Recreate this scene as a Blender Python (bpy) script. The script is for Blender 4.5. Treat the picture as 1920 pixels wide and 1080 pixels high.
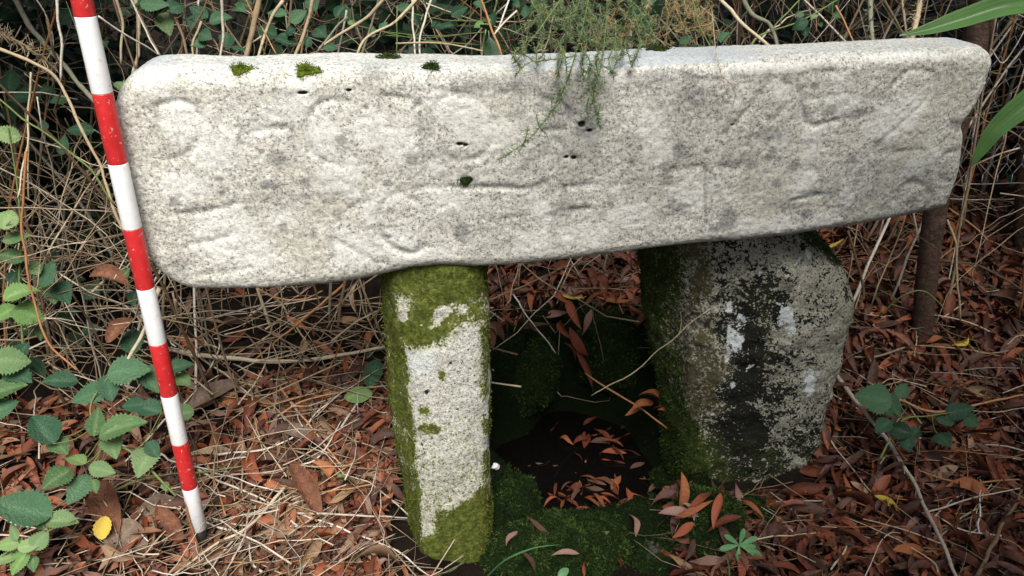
import bpy, math, random
import numpy as np
from mathutils import Vector, Matrix

# ------------------------------------------------------------------ camera, light, exposure
for o in list(bpy.data.objects):
    bpy.data.objects.remove(o)
S = bpy.context.scene
COL = S.collection
PITCH = math.radians(28.0)
CAM = np.array([0.0, 0.0, 1.13])
FPX = 1500.0
cd = bpy.data.cameras.new('camera')
cam = bpy.data.objects.new('camera', cd)
COL.objects.link(cam)
cam.location = CAM
cam.rotation_euler = (math.pi / 2 - PITCH, 0, 0)
cd.sensor_width = 36.0
cd.lens = FPX / 1920 * 36.0
cd.clip_start = 0.05
cd.clip_end = 400
S.camera = cam

SUN_EL, SUN_AZ = 56.0, 171.0      # degrees; azimuth clockwise from +Y: behind the camera, to its left
w = bpy.data.worlds.new('World')
S.world = w
w.use_nodes = True
wn = w.node_tree
wn.nodes.clear()
sky = wn.nodes.new('ShaderNodeTexSky')
sky.sky_type = 'NISHITA'
sky.sun_disc = False
sky.sun_elevation = math.radians(SUN_EL)
sky.sun_rotation = math.radians(SUN_AZ)
sky.air_density = 1.0
sky.dust_density = 4.0
sky.ozone_density = 1.0
bg = wn.nodes.new('ShaderNodeBackground')
bg.inputs['Strength'].default_value = 0.055
out = wn.nodes.new('ShaderNodeOutputWorld')
wn.links.new(sky.outputs[0], bg.inputs[0])
wn.links.new(bg.outputs[0], out.inputs[0])
sd = bpy.data.lights.new('sun', 'SUN')
sd.energy = 3.3
sd.angle = math.radians(34)
sd.color = (1.0, 0.98, 0.945)
sun = bpy.data.objects.new('sun', sd)
COL.objects.link(sun)
az, el = math.radians(SUN_AZ), math.radians(SUN_EL)
to_sun = Vector((math.sin(az) * math.cos(el), math.cos(az) * math.cos(el), math.sin(el)))
sun.rotation_euler = to_sun.to_track_quat('Z', 'Y').to_euler()
sun.location = to_sun * 20
S.view_settings.view_transform = 'Standard'
S.view_settings.look = 'None'
S.view_settings.gamma = 1.0
S.view_settings.use_curve_mapping = False
S.view_settings.exposure = 0.95
S.cycles.max_bounces = 5
S.cycles.diffuse_bounces = 3
S.cycles.transparent_max_bounces = 4

rng = np.random.default_rng(7)
rnd = random.Random(11)
R = lambda a, b: rnd.uniform(a, b)

# ------------------------------------------------------------------ numpy noise
def _h(ix, iy, iz, seed):
    n = (ix.astype(np.int64) * 374761393 + iy.astype(np.int64) * 668265263 + iz.astype(np.int64) * 2147483647 + seed * 974634777) & 0xffffffff
    n = ((n ^ (n >> 13)) * 1274126177) & 0xffffffff
    n = ((n ^ (n >> 16)) * 2246822519) & 0xffffffff
    return ((n ^ (n >> 15)) & 0xffffff) / float(0xffffff) * 2 - 1

def vn(p, seed=0):
    p = np.asarray(p, float)
    i = np.floor(p)
    f = p - i
    f = f * f * f * (f * (f * 6 - 15) + 10)
    i = i.astype(np.int64)
    r = 0
    for dx in (0, 1):
        for dy in (0, 1):
            for dz in (0, 1):
                wgt = (f[..., 0] if dx else 1 - f[..., 0]) * (f[..., 1] if dy else 1 - f[..., 1]) * (f[..., 2] if dz else 1 - f[..., 2])
                r = r + wgt * _h(i[..., 0] + dx, i[..., 1] + dy, i[..., 2] + dz, seed)
    return r

def fbm(p, scale, octv=4, seed=0, gain=0.5):
    p = np.asarray(p, float) * scale
    a, r, t = 1.0, 0, 0
    for k in range(octv):
        r = r + a * vn(p + 17.3 * k, seed + k)
        t += a
        a *= gain
        p = p * 2.03
    return r / t

def sstep(a, b, x):
    t = np.clip((x - a) / (b - a), 0, 1)
    return t * t * (3 - 2 * t)

# ------------------------------------------------------------------ view geometry: pixels of the 1920 x 1080 photo to points of the place
cP, sP = math.cos(PITCH), math.sin(PITCH)
FW = np.array([0, cP, -sP])
UP = np.array([0, sP, cP])
RT = np.array([1.0, 0, 0])

def ray(px, py):
    return FW + (px - 960) / FPX * RT + (540 - py) / FPX * UP

def P(px, py, Y):
    d = ray(px, py)
    return CAM + d * (Y / d[1])

def project(p):
    v = np.asarray(p) - CAM
    z = v @ FW
    return 960 + FPX * (v @ RT) / z, 540 - FPX * (v @ UP) / z

# ------------------------------------------------------------------ terrain
def H(x, y, rough=True):
    x = np.asarray(x, float)
    y = np.asarray(y, float)
    t = y - 1.2
    sp = np.where(t > 4, t, np.log1p(np.exp(np.clip(t, -20, 4) * 12)) / 12)
    h = 0.34 * np.minimum(sp, 1.6) * (1 - .85 * sstep(-.5, -.95, x) * sstep(1.15, 1.6, y))
    h = h + 0.03 * sstep(0.7, 1.1, x) * sstep(0.9, 1.3, y)
    h = h - 0.055 * np.exp(-((x - .47) / .17) ** 2 - ((y - 1.27) / .10) ** 2)
    h = h - 0.05 * sstep(0.25, 0.0, np.abs(x + 0.06)) * sstep(1.3, 1.1, y)
    # hollow of the well
    dx, dy = (x - 0.15) / 0.215, (y - 1.42) / 0.25
    rr = np.sqrt(dx * dx + dy * dy)
    rr = rr + .26 * vn(np.stack([x * 8, y * 8, np.zeros_like(x)], -1), 21)
    m = sstep(1.08, 0.82, rr)
    h = h * (1 - m) - 0.30 * m
    if rough:
        q = np.stack([x, y, np.zeros_like(x)], -1)
        near = sstep(6, 3, np.abs(y)) * sstep(6, 3, np.abs(x))
        h = h + near * (0.022 * fbm(q, 4.0, 3, 5) + 0.010 * fbm(q, 22, 3, 9)) * (1 - 0.6 * m)
    return h

BO = []
def hit(px, py, off=0.0):
    d = ray(px, py)
    t = np.linspace(0.8, 6, 1200)
    pts = CAM + d * t[:, None]
    g = pts[:, 2] - H(pts[:, 0], pts[:, 1]) - off
    for c_, r_ in BO:
        e = np.sqrt((((pts - c_) / (r_ * 1.03)) ** 2).sum(1))
        g = np.minimum(g, (e - 1) * r_.min() - off)
    k = np.argmax(g < 0) if (g < 0).any() else len(t) - 1
    return pts[k]

# ------------------------------------------------------------------ mesh helpers
def mesh(name, V, F, mat=None, smooth=True, attrs=None):
    """V (n,3); F list of arrays (m,3)/(m,4)"""
    V = np.asarray(V, np.float32)
    if isinstance(F, np.ndarray):
        F = [F]
    F = [np.asarray(f, np.int32) for f in F if len(f)]
    me = bpy.data.meshes.new(name)
    me.vertices.add(len(V))
    me.vertices.foreach_set('co', V.ravel())
    loops = np.concatenate([f.ravel() for f in F])
    tot = np.concatenate([np.full(len(f), f.shape[1], np.int32) for f in F])
    st = np.concatenate([[0], np.cumsum(tot)[:-1]]).astype(np.int32)
    me.loops.add(len(loops))
    me.loops.foreach_set('vertex_index', loops)
    me.polygons.add(len(tot))
    me.polygons.foreach_set('loop_start', st)
    me.polygons.foreach_set('loop_total', tot)
    me.polygons.foreach_set('use_smooth', np.full(len(tot), smooth, bool))
    me.update(calc_edges=True)
    me.validate()
    for k, a in (attrs or {}).items():
        at = me.attributes.new(k, 'FLOAT', 'POINT')
        at.data.foreach_set('value', np.asarray(a, np.float32))
    if mat:
        for m in (mat if isinstance(mat, (list, tuple)) else [mat]):
            me.materials.append(m)
    return me

def obj(name, me, parent=None, label=None, cat=None, group=None, kind=None, M=None):
    o = bpy.data.objects.new(name, me)
    COL.objects.link(o)
    if parent is not None:
        o.parent = parent
        o.matrix_parent_inverse = Matrix.Identity(4)
    if M is not None:
        o.matrix_basis = M
    tag(o, label, cat, group, kind)
    return o

def tag(o, label=None, cat=None, group=None, kind=None):
    if label: o['label'] = label
    if cat: o['category'] = cat
    if group: o['group'] = group
    if kind: o['kind'] = kind
    return o

def empty(name, loc, label, cat, group=None):
    o = bpy.data.objects.new(name, None)
    COL.objects.link(o)
    o.location = [float(v) for v in loc]
    o.empty_display_size = 0.05
    return tag(o, label, cat, group)

class MB:
    """collects pieces for one mesh; geometry in coordinates relative to origin"""
    def __init__(self, origin=(0, 0, 0)):
        self.V, self.Q, self.T, self.A, self.n = [], [], [], [], 0
        self.o = np.asarray(origin, float)
    def add(self, V, Q=None, T=None, a=0.0):
        V = np.asarray(V, float)
        self.V.append(V - self.o)
        if Q is not None and len(Q): self.Q.append(np.asarray(Q) + self.n)
        if T is not None and len(T): self.T.append(np.asarray(T) + self.n)
        self.A.append(np.full(len(V), a) if np.isscalar(a) else np.asarray(a))
        self.n += len(V)
    def tube(self, pts, rad, sides=6, a=0.0, knob=0.0):
        V, Q, T = tube(pts, rad, sides, knob)
        self.add(V, Q, T, a)
    def build(self, name, mat, smooth=True):
        F = []
        if self.Q: F.append(np.concatenate(self.Q))
        if self.T: F.append(np.concatenate(self.T))
        return mesh(name, np.concatenate(self.V), F, mat, smooth, {'tint': np.concatenate(self.A)})

def spline(pts, n):
    """Catmull-Rom through pts, about n samples a span"""
    pts = np.asarray(pts, float)
    if len(pts) < 3:
        t = np.linspace(0, 1, n * (len(pts) - 1) + 1)[:, None]
        return pts[0] * (1 - t) + pts[-1] * t
    ext = np.vstack([2 * pts[0] - pts[1], pts, 2 * pts[-1] - pts[-2]])
    outp = []
    for k in range(len(pts) - 1):
        p0, p1, p2, p3 = ext[k:k + 4]
        for t in np.linspace(0, 1, n, endpoint=False):
            outp.append(0.5 * (2 * p1 + (p2 - p0) * t + (2 * p0 - 5 * p1 + 4 * p2 - p3) * t * t + (3 * p1 - p0 - 3 * p2 + p3) * t ** 3))
    outp.append(pts[-1])
    return np.array(outp)

def tube(pts, rad, sides=6, knob=0.0):
    pts = np.asarray(pts, float)
    n = len(pts)
    rad = np.broadcast_to(np.asarray(rad, float), (n,)) if np.ndim(rad) == 0 else np.interp(np.linspace(0, 1, n), np.linspace(0, 1, len(rad)), rad)
    rad = np.array(rad)
    if knob:
        rad = rad * (1 + knob * rng.uniform(-1, 1, n))
    tan = np.gradient(pts, axis=0)
    tan /= np.linalg.norm(tan, axis=1)[:, None] + 1e-9
    ref = np.array([0.31, 0.52, 0.79]) if abs(tan[0] @ np.array([0.31, 0.52, 0.79])) < .9 else np.array([1.0, 0, 0])
    u = np.cross(tan, ref)
    u /= np.linalg.norm(u, axis=1)[:, None] + 1e-9
    v = np.cross(tan, u)
    a = np.linspace(0, 2 * math.pi, sides, endpoint=False)
    V = pts[:, None, :] + rad[:, None, None] * (np.cos(a)[None, :, None] * u[:, None, :] + np.sin(a)[None, :, None] * v[:, None, :])
    i = np.arange(n - 1)[:, None] * sides
    j = np.arange(sides)[None, :]
    jn = (j + 1) % sides
    Q = np.stack([i + j, i + jn, i + sides + jn, i + sides + j], -1).reshape(-1, 4)
    V = V.reshape(-1, 3)
    T = []
    for k in range(1, sides - 1):
        T.append([0, k + 1, k])
        b = (n - 1) * sides
        T.append([b, b + k, b + k + 1])
    return V, Q, np.array(T)

# ------------------------------------------------------------------ materials
class NT:
    def __init__(self, name, rough=0.8, spec=0.3):
        self.m = bpy.data.materials.new(name)
        self.m.use_nodes = True
        self.t = self.m.node_tree
        self.t.nodes.clear()
        self.out = self.t.nodes.new('ShaderNodeOutputMaterial')
        self.b = self.t.nodes.new('ShaderNodeBsdfPrincipled')
        self.b.inputs['Roughness'].default_value = rough
        self.b.inputs['Specular IOR Level'].default_value = spec
        self.t.links.new(self.b.outputs[0], self.out.inputs[0])
        tc = self.t.nodes.new('ShaderNodeTexCoord')
        self.co = tc.outputs['Object']
    def n(self, typ, **kw):
        nd = self.t.nodes.new('ShaderNode' + typ)
        for k, v in kw.items():
            setattr(nd, k, v)
        return nd
    def L(self, a, b):
        self.t.links.new(a, b)
    def noise(self, scale, detail=4, rough=0.6, dist=0.0, co=None):
        nd = self.n('TexNoise')
        nd.inputs['Scale'].default_value = scale
        nd.inputs['Detail'].default_value = detail
        nd.inputs['Roughness'].default_value = rough
        nd.inputs['Distortion'].default_value = dist
        self.L(co or self.co, nd.inputs['Vector'])
        return nd.outputs['Fac']
    def voro(self, scale, feature='F1', outp='Distance', co=None, rand=1.0):
        nd = self.n('TexVoronoi', feature=feature)
        nd.inputs['Scale'].default_value = scale
        nd.inputs['Randomness'].default_value = rand
        self.L(co or self.co, nd.inputs['Vector'])
        return nd.outputs[outp]
    def attr(self, name):
        nd = self.n('Attribute', attribute_name=name)
        return nd.outputs['Fac']
    def objrand(self):
        return self.n('ObjectInfo').outputs['Random']
    def ramp(self, fac, stops, interp='LINEAR'):
        nd = self.n('ValToRGB')
        cr = nd.color_ramp
        cr.interpolation = interp
        while len(cr.elements) < len(stops):
            cr.elements.new(0.5)
        for e, (p, c) in zip(cr.elements, stops):
            e.position = p
            if not isinstance(c, (tuple, list)): c = (c, c, c)
            e.color = (*c, 1)
        self.L(fac, nd.inputs[0])
        return nd.outputs[0]
    def mix(self, fac, a, b, mode='MIX'):
        nd = self.n('Mix', data_type='RGBA', blend_type=mode)
        for s, v in ((0, fac), (6, a), (7, b)):
            if hasattr(v, 'is_output'): self.L(v, nd.inputs[s])
            elif s == 0: nd.inputs[0].default_value = v
            else: nd.inputs[s].default_value = (*v, 1) if isinstance(v, (tuple, list)) else (v, v, v, 1)
        return nd.outputs[2]
    def math(self, op, a, b=None, clamp=False):
        nd = self.n('Math', operation=op, use_clamp=clamp)
        for s, v in ((0, a), (1, b)):
            if v is None: continue
            if hasattr(v, 'is_output'): self.L(v, nd.inputs[s])
            else: nd.inputs[s].default_value = v
        return nd.outputs[0]
    def bump(self, h, dist=0.002, strength=0.6, prev=None):
        nd = self.n('Bump')
        nd.inputs['Strength'].default_value = strength
        nd.inputs['Distance'].default_value = dist
        self.L(h, nd.inputs['Height'])
        if prev is not None: self.L(prev, nd.inputs['Normal'])
        return nd.outputs[0]
    def done(self, color, normal=None, rough=None, transl=0.0):
        if hasattr(color, 'is_output'): self.L(color, self.b.inputs['Base Color'])
        else: self.b.inputs['Base Color'].default_value = (*color, 1)
        if normal is not None: self.L(normal, self.b.inputs['Normal'])
        if rough is not None: self.L(rough, self.b.inputs['Roughness'])
        if transl:
            tr = self.n('BsdfTranslucent')
            if hasattr(color, 'is_output'): self.L(color, tr.inputs['Color'])
            else: tr.inputs['Color'].default_value = (*color, 1)
            ms = self.n('MixShader')
            ms.inputs[0].default_value = transl
            self.L(self.b.outputs[0], ms.inputs[1])
            self.L(tr.outputs[0], ms.inputs[2])
            self.L(ms.outputs[0], self.out.inputs[0])
        return self.m

def granite_color(k, dark=0.0):
    """pale lichened granite: returns colour, bump"""
    blotch = k.noise(9, 5, 0.62, 0.3)
    c = k.ramp(blotch, [(0.30, (.425, .412, .352)), (0.48, (.51, .495, .432)), (0.66, (.575, .56, .495))])
    g1 = k.noise(210, 2, 0.7)
    g2 = k.noise(460, 2, 0.6)
    g = k.mix(0.42, g1, g2)
    c = k.mix(1.0, c, k.ramp(g, [(0.36, .27), (0.44, .72), (0.51, 1.0), (0.62, 1.26)]), 'MULTIPLY')
    v = k.noise(90, 3, .7)
    c = k.mix(0.45, c, k.mix(1.0, c, k.ramp(v, [(.34, .55), (.5, 1.0), (.68, 1.25)]), 'MULTIPLY'))
    ochre = k.noise(6, 4, .6, .5)
    c = k.mix(k.ramp(ochre, [(0.56, 0.0), (0.72, 0.42)]), c, (.47, .45, .33))
    return c, g

def stone_mat():
    k = NT('lichened_granite', 0.92, 0.15)
    c, g = granite_color(k)
    edge = k.noise(120, 4, .7)
    lich = k.math('ADD', k.attr('lich'), k.math('MULTIPLY', k.math('SUBTRACT', edge, 0.5), 1.1))
    c = k.mix(k.ramp(lich, [(0.42, 0.0), (0.60, 0.46)]), c, k.mix(1.0, (.76, .755, .70), k.ramp(g, [(.36, .66), (.44, .92), (.5, 1.0)]), 'MULTIPLY'))
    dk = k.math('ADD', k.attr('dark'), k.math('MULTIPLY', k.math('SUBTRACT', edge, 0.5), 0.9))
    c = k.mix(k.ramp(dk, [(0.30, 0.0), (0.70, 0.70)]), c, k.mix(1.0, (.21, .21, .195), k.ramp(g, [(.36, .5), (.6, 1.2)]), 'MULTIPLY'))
    hole = k.attr('hole')
    c = k.mix(k.ramp(hole, [(0.35, 0.0), (0.6, 1.0)]), c, (.02, .022, .015))
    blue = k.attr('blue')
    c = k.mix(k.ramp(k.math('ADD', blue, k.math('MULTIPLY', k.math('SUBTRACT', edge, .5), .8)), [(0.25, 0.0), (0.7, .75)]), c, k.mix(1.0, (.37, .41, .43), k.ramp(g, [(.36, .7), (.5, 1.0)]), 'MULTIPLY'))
    nrm = k.bump(g, 0.003, 0.55)
    nrm = k.bump(k.noise(70, 4, .65), 0.004, 0.22, nrm)
    return k.done(c, nrm)

def pillar_mat(nm='mossy_granite', val=1.0):
    """granite pillar or boulder with moss, dark algae and white lichen by attributes"""
    k = NT(nm, 0.93, 0.12)
    c, g = granite_color(k)
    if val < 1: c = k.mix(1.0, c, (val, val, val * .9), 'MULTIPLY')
    e1 = k.noise(125, 3, .7)
    e2 = k.noise(240, 3, .65)
    jitter = k.math('MULTIPLY', k.math('SUBTRACT', k.mix(.5, e1, e2), .5), 2.6)
    sp = k.math('ADD', k.attr('dark'), k.math('MULTIPLY', k.math('SUBTRACT', k.mix(.5, e1, e2), .5), 5.5))
    c = k.mix(k.ramp(sp, [(0.47, 0.0), (0.53, .97)]), c, (.005, .006, .004))
    lich = k.math('ADD', k.attr('lich'), jitter)
    c = k.mix(k.ramp(lich, [(0.44, 0.0), (0.54, 0.92)]), c, k.mix(1.0, (.62, .66, .64), k.ramp(g, [(.36, .7), (.5, 1.0)]), 'MULTIPLY'))
    brown = k.math('ADD', k.attr('brown'), jitter)
    c = k.mix(k.ramp(brown, [(0.40, 0.0), (0.62, .9)]), c, k.ramp(e2, [(.3, (.025, .021, .009)), (.7, (.085, .070, .028))]))
    moss = k.math('ADD', k.attr('moss'), jitter)
    if val < 1:
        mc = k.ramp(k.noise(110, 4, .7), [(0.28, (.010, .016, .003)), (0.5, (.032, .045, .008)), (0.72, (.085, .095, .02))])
    else:
        mc = k.ramp(k.noise(110, 4, .7), [(0.28, (.028, .038, .008)), (0.5, (.082, .098, .018)), (0.72, (.185, .20, .045))])
        c = k.mix(k.ramp(moss, [(0.16, 0.0), (0.42, .55)]), c, k.mix(1.0, c, (.62, .66, .30), 'MULTIPLY'))
    c = k.mix(k.ramp(moss, [(0.38, 0.0), (0.56, 1.0)]), c, mc)
    nrm = k.bump(g, 0.003, 0.7)
    nrm = k.bump(k.noise(140, 4, .7), 0.006, 0.6, nrm)
    return k.done(c, nrm)

def moss_mat(name, cols):
    k = NT(name, 0.9, 0.15)
    t = k.math('ADD', k.math('MULTIPLY', k.attr('tint'), 0.6), k.math('MULTIPLY', k.noise(30, 3), 0.5))
    c = k.ramp(t, [(0.1, cols[0]), (0.5, cols[1]), (0.9, cols[2])])
    return k.done(c, None, None, 0.25)

def soil_mat():
    k = NT('dark_soil', 0.95, 0.1)
    c = k.ramp(k.noise(25, 6, .7), [(0.3, (.007, .005, .004)), (0.6, (.02, .013, .009)), (0.8, (.035, .024, .015))])
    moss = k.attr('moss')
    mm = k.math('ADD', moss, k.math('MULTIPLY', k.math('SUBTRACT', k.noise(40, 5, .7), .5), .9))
    c = k.mix(k.ramp(mm, [(.4, 0.0), (.55, 1.0)]), c, k.ramp(k.noise(160, 4, .7), [(.3, (.004, .008, .002)), (.6, (.010, .02, .005)), (.8, (.025, .04, .01))]))  # ground moss tone, deepened to carry the hollow's shade
    return k.done(c, k.bump(k.noise(120, 6, .75), .012, .9))

def leaf_mat(name, stops, rough=0.55, transl=0.2, spot=None, use='object', spec=0.35):
    k = NT(name, rough, spec)
    base = k.objrand() if use == 'object' else k.attr('tint')
    t = k.math('ADD', k.math('MULTIPLY', base, .7), k.math('MULTIPLY', k.noise(60 if use != 'object' else 5, 4, .65), .42))
    c = k.ramp(t, stops)
    sc = 1.0 if use == 'object' else 30
    if spot:
        sp = k.noise(9 * sc, 5, .75)
        c = k.mix(k.ramp(sp, [(0.58, 0.0), (0.68, .75)]), c, spot)
        v = k.attr('vein')
        c = k.mix(k.ramp(v, [(0.4, 0.0), (1.0, .18)]), c, tuple(min(1, 1.9 * q) for q in stops[-1][1]))
    nrm = k.bump(k.noise(16 * sc, 4, .6), .05 / sc if use == 'object' else .0015, .35)
    return k.done(c, nrm, None, transl)

def twig_mat(name, stops, rough=.8):
    k = NT(name, rough, .2)
    t = k.math('ADD', k.math('MULTIPLY', k.attr('tint'), .6), k.math('MULTIPLY', k.noise(45, 5, .7), .5))
    c = k.ramp(t, stops)
    c = k.mix(k.ramp(k.noise(160, 3, .7), [(.55, 0.0), (.68, .55)]), c, tuple(.35 * q for q in stops[0][1]))
    return k.done(c, k.bump(k.noise(220, 4, .7), .002, .6))

M = {}
M['stone'] = stone_mat()
M['pillar'] = pillar_mat()
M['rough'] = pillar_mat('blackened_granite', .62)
M['soil'] = soil_mat()
M['moss_bright'] = moss_mat('bright_moss', [(.028, .042, .006), (.095, .118, .014), (.22, .24, .04)])
M['moss_dark'] = moss_mat('dark_moss', [(.005, .012, .003), (.024, .048, .010), (.12, .17, .04)])
M['moss_cushion'] = moss_mat('cushion_moss', [(.045, .075, .008), (.12, .17, .018), (.26, .30, .04)])
M['moss_shaded'] = moss_mat('shade_painted_moss', [(.004, .009, .002), (.013, .028, .006), (.045, .07, .016)])  # moss of the hollow, its shade put into a darker colour
LITTER = {
    'rust': [(0.1, (.06, .017, .008)), (.5, (.19, .046, .019)), (.9, (.32, .09, .04))],
    'orange brown': [(0.1, (.15, .048, .016)), (.5, (.28, .090, .030)), (.9, (.40, .15, .06))],
    'dull brown': [(0.1, (.055, .027, .017)), (.5, (.11, .056, .036)), (.9, (.17, .09, .06))],
    'pinkish brown': [(0.1, (.14, .075, .055)), (.5, (.235, .13, .10)), (.9, (.33, .20, .16))],
    'tan': [(0.1, (.20, .115, .055)), (.5, (.30, .19, .10)), (.9, (.40, .27, .16))],
    'yellow': [(0.1, (.38, .24, .03)), (.5, (.52, .38, .05)), (.9, (.58, .42, .07))],
}
for kx, st in LITTER.items():
    M['litter ' + kx] = leaf_mat('dead_leaf_' + kx.replace(' ', '_'), st, .6, .12)
M['litter_mass'] = leaf_mat('dead_leaf_mass', [(.08, (.012, .007, .005)), (.3, (.052, .017, .009)), (.48, (.165, .044, .018)), (.62, (.055, .028, .020)), (.76, (.13, .062, .045)), (.88, (.27, .075, .026)), (1.0, (.24, .15, .09))], .62, .1, None, 'attr')
M['bramble'] = leaf_mat('bramble_leaf_green', [(.15, (.05, .105, .035)), (.5, (.10, .19, .068)), (.95, (.20, .29, .13))], .45, .3, (.33, .33, .16))
M['bramble_dark'] = leaf_mat('bramble_leaf_deep_green', [(.15, (.014, .046, .022)), (.5, (.030, .085, .042)), (.95, (.07, .15, .07))], .42, .2, (.12, .16, .07))
M['bramble_bright'] = leaf_mat('young_bramble_leaf', [(.15, (.09, .19, .045)), (.5, (.145, .27, .075)), (.95, (.25, .36, .15))], .45, .3, (.40, .40, .22))
M['hedge'] = leaf_mat('hedge_leaf', [(.15, (.008, .022, .011)), (.5, (.016, .045, .02)), (.9, (.04, .085, .035))], .5, .15, None, 'attr')
M['tan_twig'] = twig_mat('tan_dead_twig', [(.15, (.20, .14, .08)), (.5, (.36, .28, .17)), (.9, (.52, .44, .31))])
M['pale_twig'] = twig_mat('pale_bleached_twig', [(.15, (.34, .29, .22)), (.5, (.52, .46, .37)), (.9, (.68, .62, .54))])
M['orange_twig'] = twig_mat('orange_dead_cane', [(.15, (.22, .09, .035)), (.5, (.36, .17, .07)), (.9, (.46, .25, .12))])
M['brown_twig'] = twig_mat('brown_dead_twig', [(.15, (.06, .04, .025)), (.5, (.13, .085, .05)), (.9, (.22, .15, .09))])
M['green_twig'] = twig_mat('green_cane', [(.15, (.06, .09, .025)), (.5, (.12, .16, .05)), (.9, (.2, .24, .09))])
M['grey_twig'] = twig_mat('grey_green_branch', [(.15, (.10, .10, .065)), (.5, (.19, .19, .13)), (.9, (.30, .29, .21))])
M['tangle'] = twig_mat('dead_stem_tangle', [(.15, (.07, .045, .025)), (.4, (.18, .125, .075)), (.65, (.36, .28, .18)), (.9, (.62, .54, .42))])

# ------------------------------------------------------------------ ground
def axis(lo, hi, step, far, grow=1.25):
    core = list(np.arange(lo, hi + 1e-6, step))
    s, a = step, hi
    right = []
    while a < far:
        s *= grow
        a += s
        right.append(a)
    s, a = step, lo
    left = []
    while a > -far:
        s *= grow
        a -= s
        left.append(a)
    return np.array(left[::-1] + core + right)

gx, gy = axis(-1.7, 1.7, .012, 120), axis(.75, 2.8, .012, 120)
X, Y = np.meshgrid(gx, gy, indexing='ij')
Z = H(X, Y)
i = np.arange(len(gx) - 1)[:, None] * len(gy)
j = np.arange(len(gy) - 1)[None, :]
Fq = np.stack([i + j, i + len(gy) + j, i + len(gy) + j + 1, i + j + 1], -1).reshape(-1, 4)
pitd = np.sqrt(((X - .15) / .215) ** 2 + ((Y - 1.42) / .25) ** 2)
moss_and_shade = sstep(1.75, 1.2, pitd) * .85  # moss round the hollow, also painting its walls dark as shade
ground = obj('ground', mesh('ground', np.stack([X, Y, Z], -1).reshape(-1, 3), Fq, M['soil'], True, {'moss': moss_and_shade.ravel()}), kind='structure')

# water standing in the hollow
k = NT('still_dark_water', 0.04, 0.5)
k.done((.004, .0035, .003), k.bump(k.noise(14, 2), .002, .15))
WZ = -0.125
a = np.linspace(0, 2 * math.pi, 40, endpoint=False)
Vw = np.vstack([[[.15, 1.42, WZ]], np.stack([.15 + .36 * np.cos(a), 1.42 + .40 * np.sin(a), np.full(40, WZ)], -1)])
obj('water', mesh('water', Vw, np.array([[0, 1 + q, 1 + (q + 1) % 40] for q in range(40)]), k.m), kind='structure')

# ------------------------------------------------------------------ the carved lintel stone
Lx0, Ly0 = -0.563, 1.10
Lx1, Ly1 = 0.765, 1.285
LL = math.hypot(Lx1 - Lx0, Ly1 - Ly0)
LD = np.array([(Lx1 - Lx0) / LL, (Ly1 - Ly0) / LL, 0])
LN = np.array([LD[1], -LD[0], 0])          # outward (towards the camera)
L0 = np.array([Lx0, Ly0, 0])

def face(px, py):
    """pixel -> (s, z) on the lintel's front plane"""
    d = ray(px, py)
    t = ((L0 - CAM) @ LN) / (d @ LN)
    p = CAM + d * t
    return (p - L0) @ LD, p[2]

top_px = [(232, 128), (330, 128), (430, 132), (540, 128), (640, 124), (760, 126), (900, 128), (1040, 124), (1160, 122), (1280, 114), (1400, 110), (1500, 105), (1620, 99), (1700, 95), (1800, 91), (1858, 92)]
bot_px = [(300, 530), (370, 541), (430, 541), (500, 540), (600, 533), (660, 527), (715, 516), (770, 503), (830, 498), (890, 501), (960, 498), (1060, 488), (1160, 476), (1230, 467), (1310, 458), (1400, 452), (1480, 444), (1560, 432), (1640, 420), (1700, 409), (1750, 398), (1783, 388)]
ts = np.array([face(*p) for p in top_px])
bs = np.array([face(x_, y_ + np.interp(x_, [300, 700, 1200, 1783], [10, 6, 5, 1])) for x_, y_ in bot_px])
zt = lambda s: np.interp(s, ts[:, 0], ts[:, 1])
zb = lambda s: np.interp(s, bs[:, 0], bs[:, 1])
THK = 0.125

# box grid: u along, v up, front + back + rim; in-plane rounded rectangle with a radius for each corner
def lin_pts(n, lo_c, hi_c, L):
    """n+1 samples on 0..L, bunched at both ends"""
    t = np.linspace(0, 1, n + 1)
    b = 0.5 - 0.5 * np.cos(math.pi * t)
    return L * (0.72 * t + 0.28 * b)

NU, NV = 620, 176
us = lin_pts(NU, 0, 0, 1.0)
vs = lin_pts(NV, 0, 0, 1.0)
HH = 0.30
def plane_xy(u, v):
    """unit square -> rounded shape (s,z); u,v arrays"""
    x, z = u * LL, v * HH
    rad = np.where(u < .5, np.where(v > .5, .075, .060), np.where(v > .5, .030, .012))
    cx = np.clip(x, rad, LL - rad)
    cz = np.clip(z, rad, HH - rad)
    dx, dz = x - cx, z - cz
    m = np.maximum(np.abs(dx), np.abs(dz))
    ln = np.sqrt(dx * dx + dz * dz)
    f = np.where(ln > 1e-9, m / np.maximum(ln, 1e-9), 1)
    x2, z2 = cx + dx * f, cz + dz * f
    inn = rad - m * 1.0
    dist = np.where((np.abs(dx) > 0) | (np.abs(dz) > 0), rad - m, np.minimum(np.minimum(x, LL - x), np.minimum(z, HH - z)))
    return x2, z2, np.maximum(dist, 0)

def end_warp(s, v):
    # the right end: slightly battered and knocked
    wr = sstep(.8, 1.0, s / LL)
    return s - wr * (.012 * (1 - v) + .010 * np.exp(-((v - .55) / .06) ** 2) - .006 * np.sin(v * 9))

def lintel_grid(u, v, front):
    x2, z2, dist = plane_xy(u, v)
    vv = z2 / HH
    s = end_warp(x2, vv)
    z = zb(s) * (1 - vv) + zt(s) * vv
    r = 0.020 if front else 0.03
    rr = np.where(v > .8, r * 1.25, r)
    tt = np.clip(dist, 0, rr)
    drop = rr - np.sqrt(np.maximum(rr * rr - (rr - tt) ** 2, 0))
    dep = drop if front else THK - drop
    return s, z, dep, dist

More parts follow.
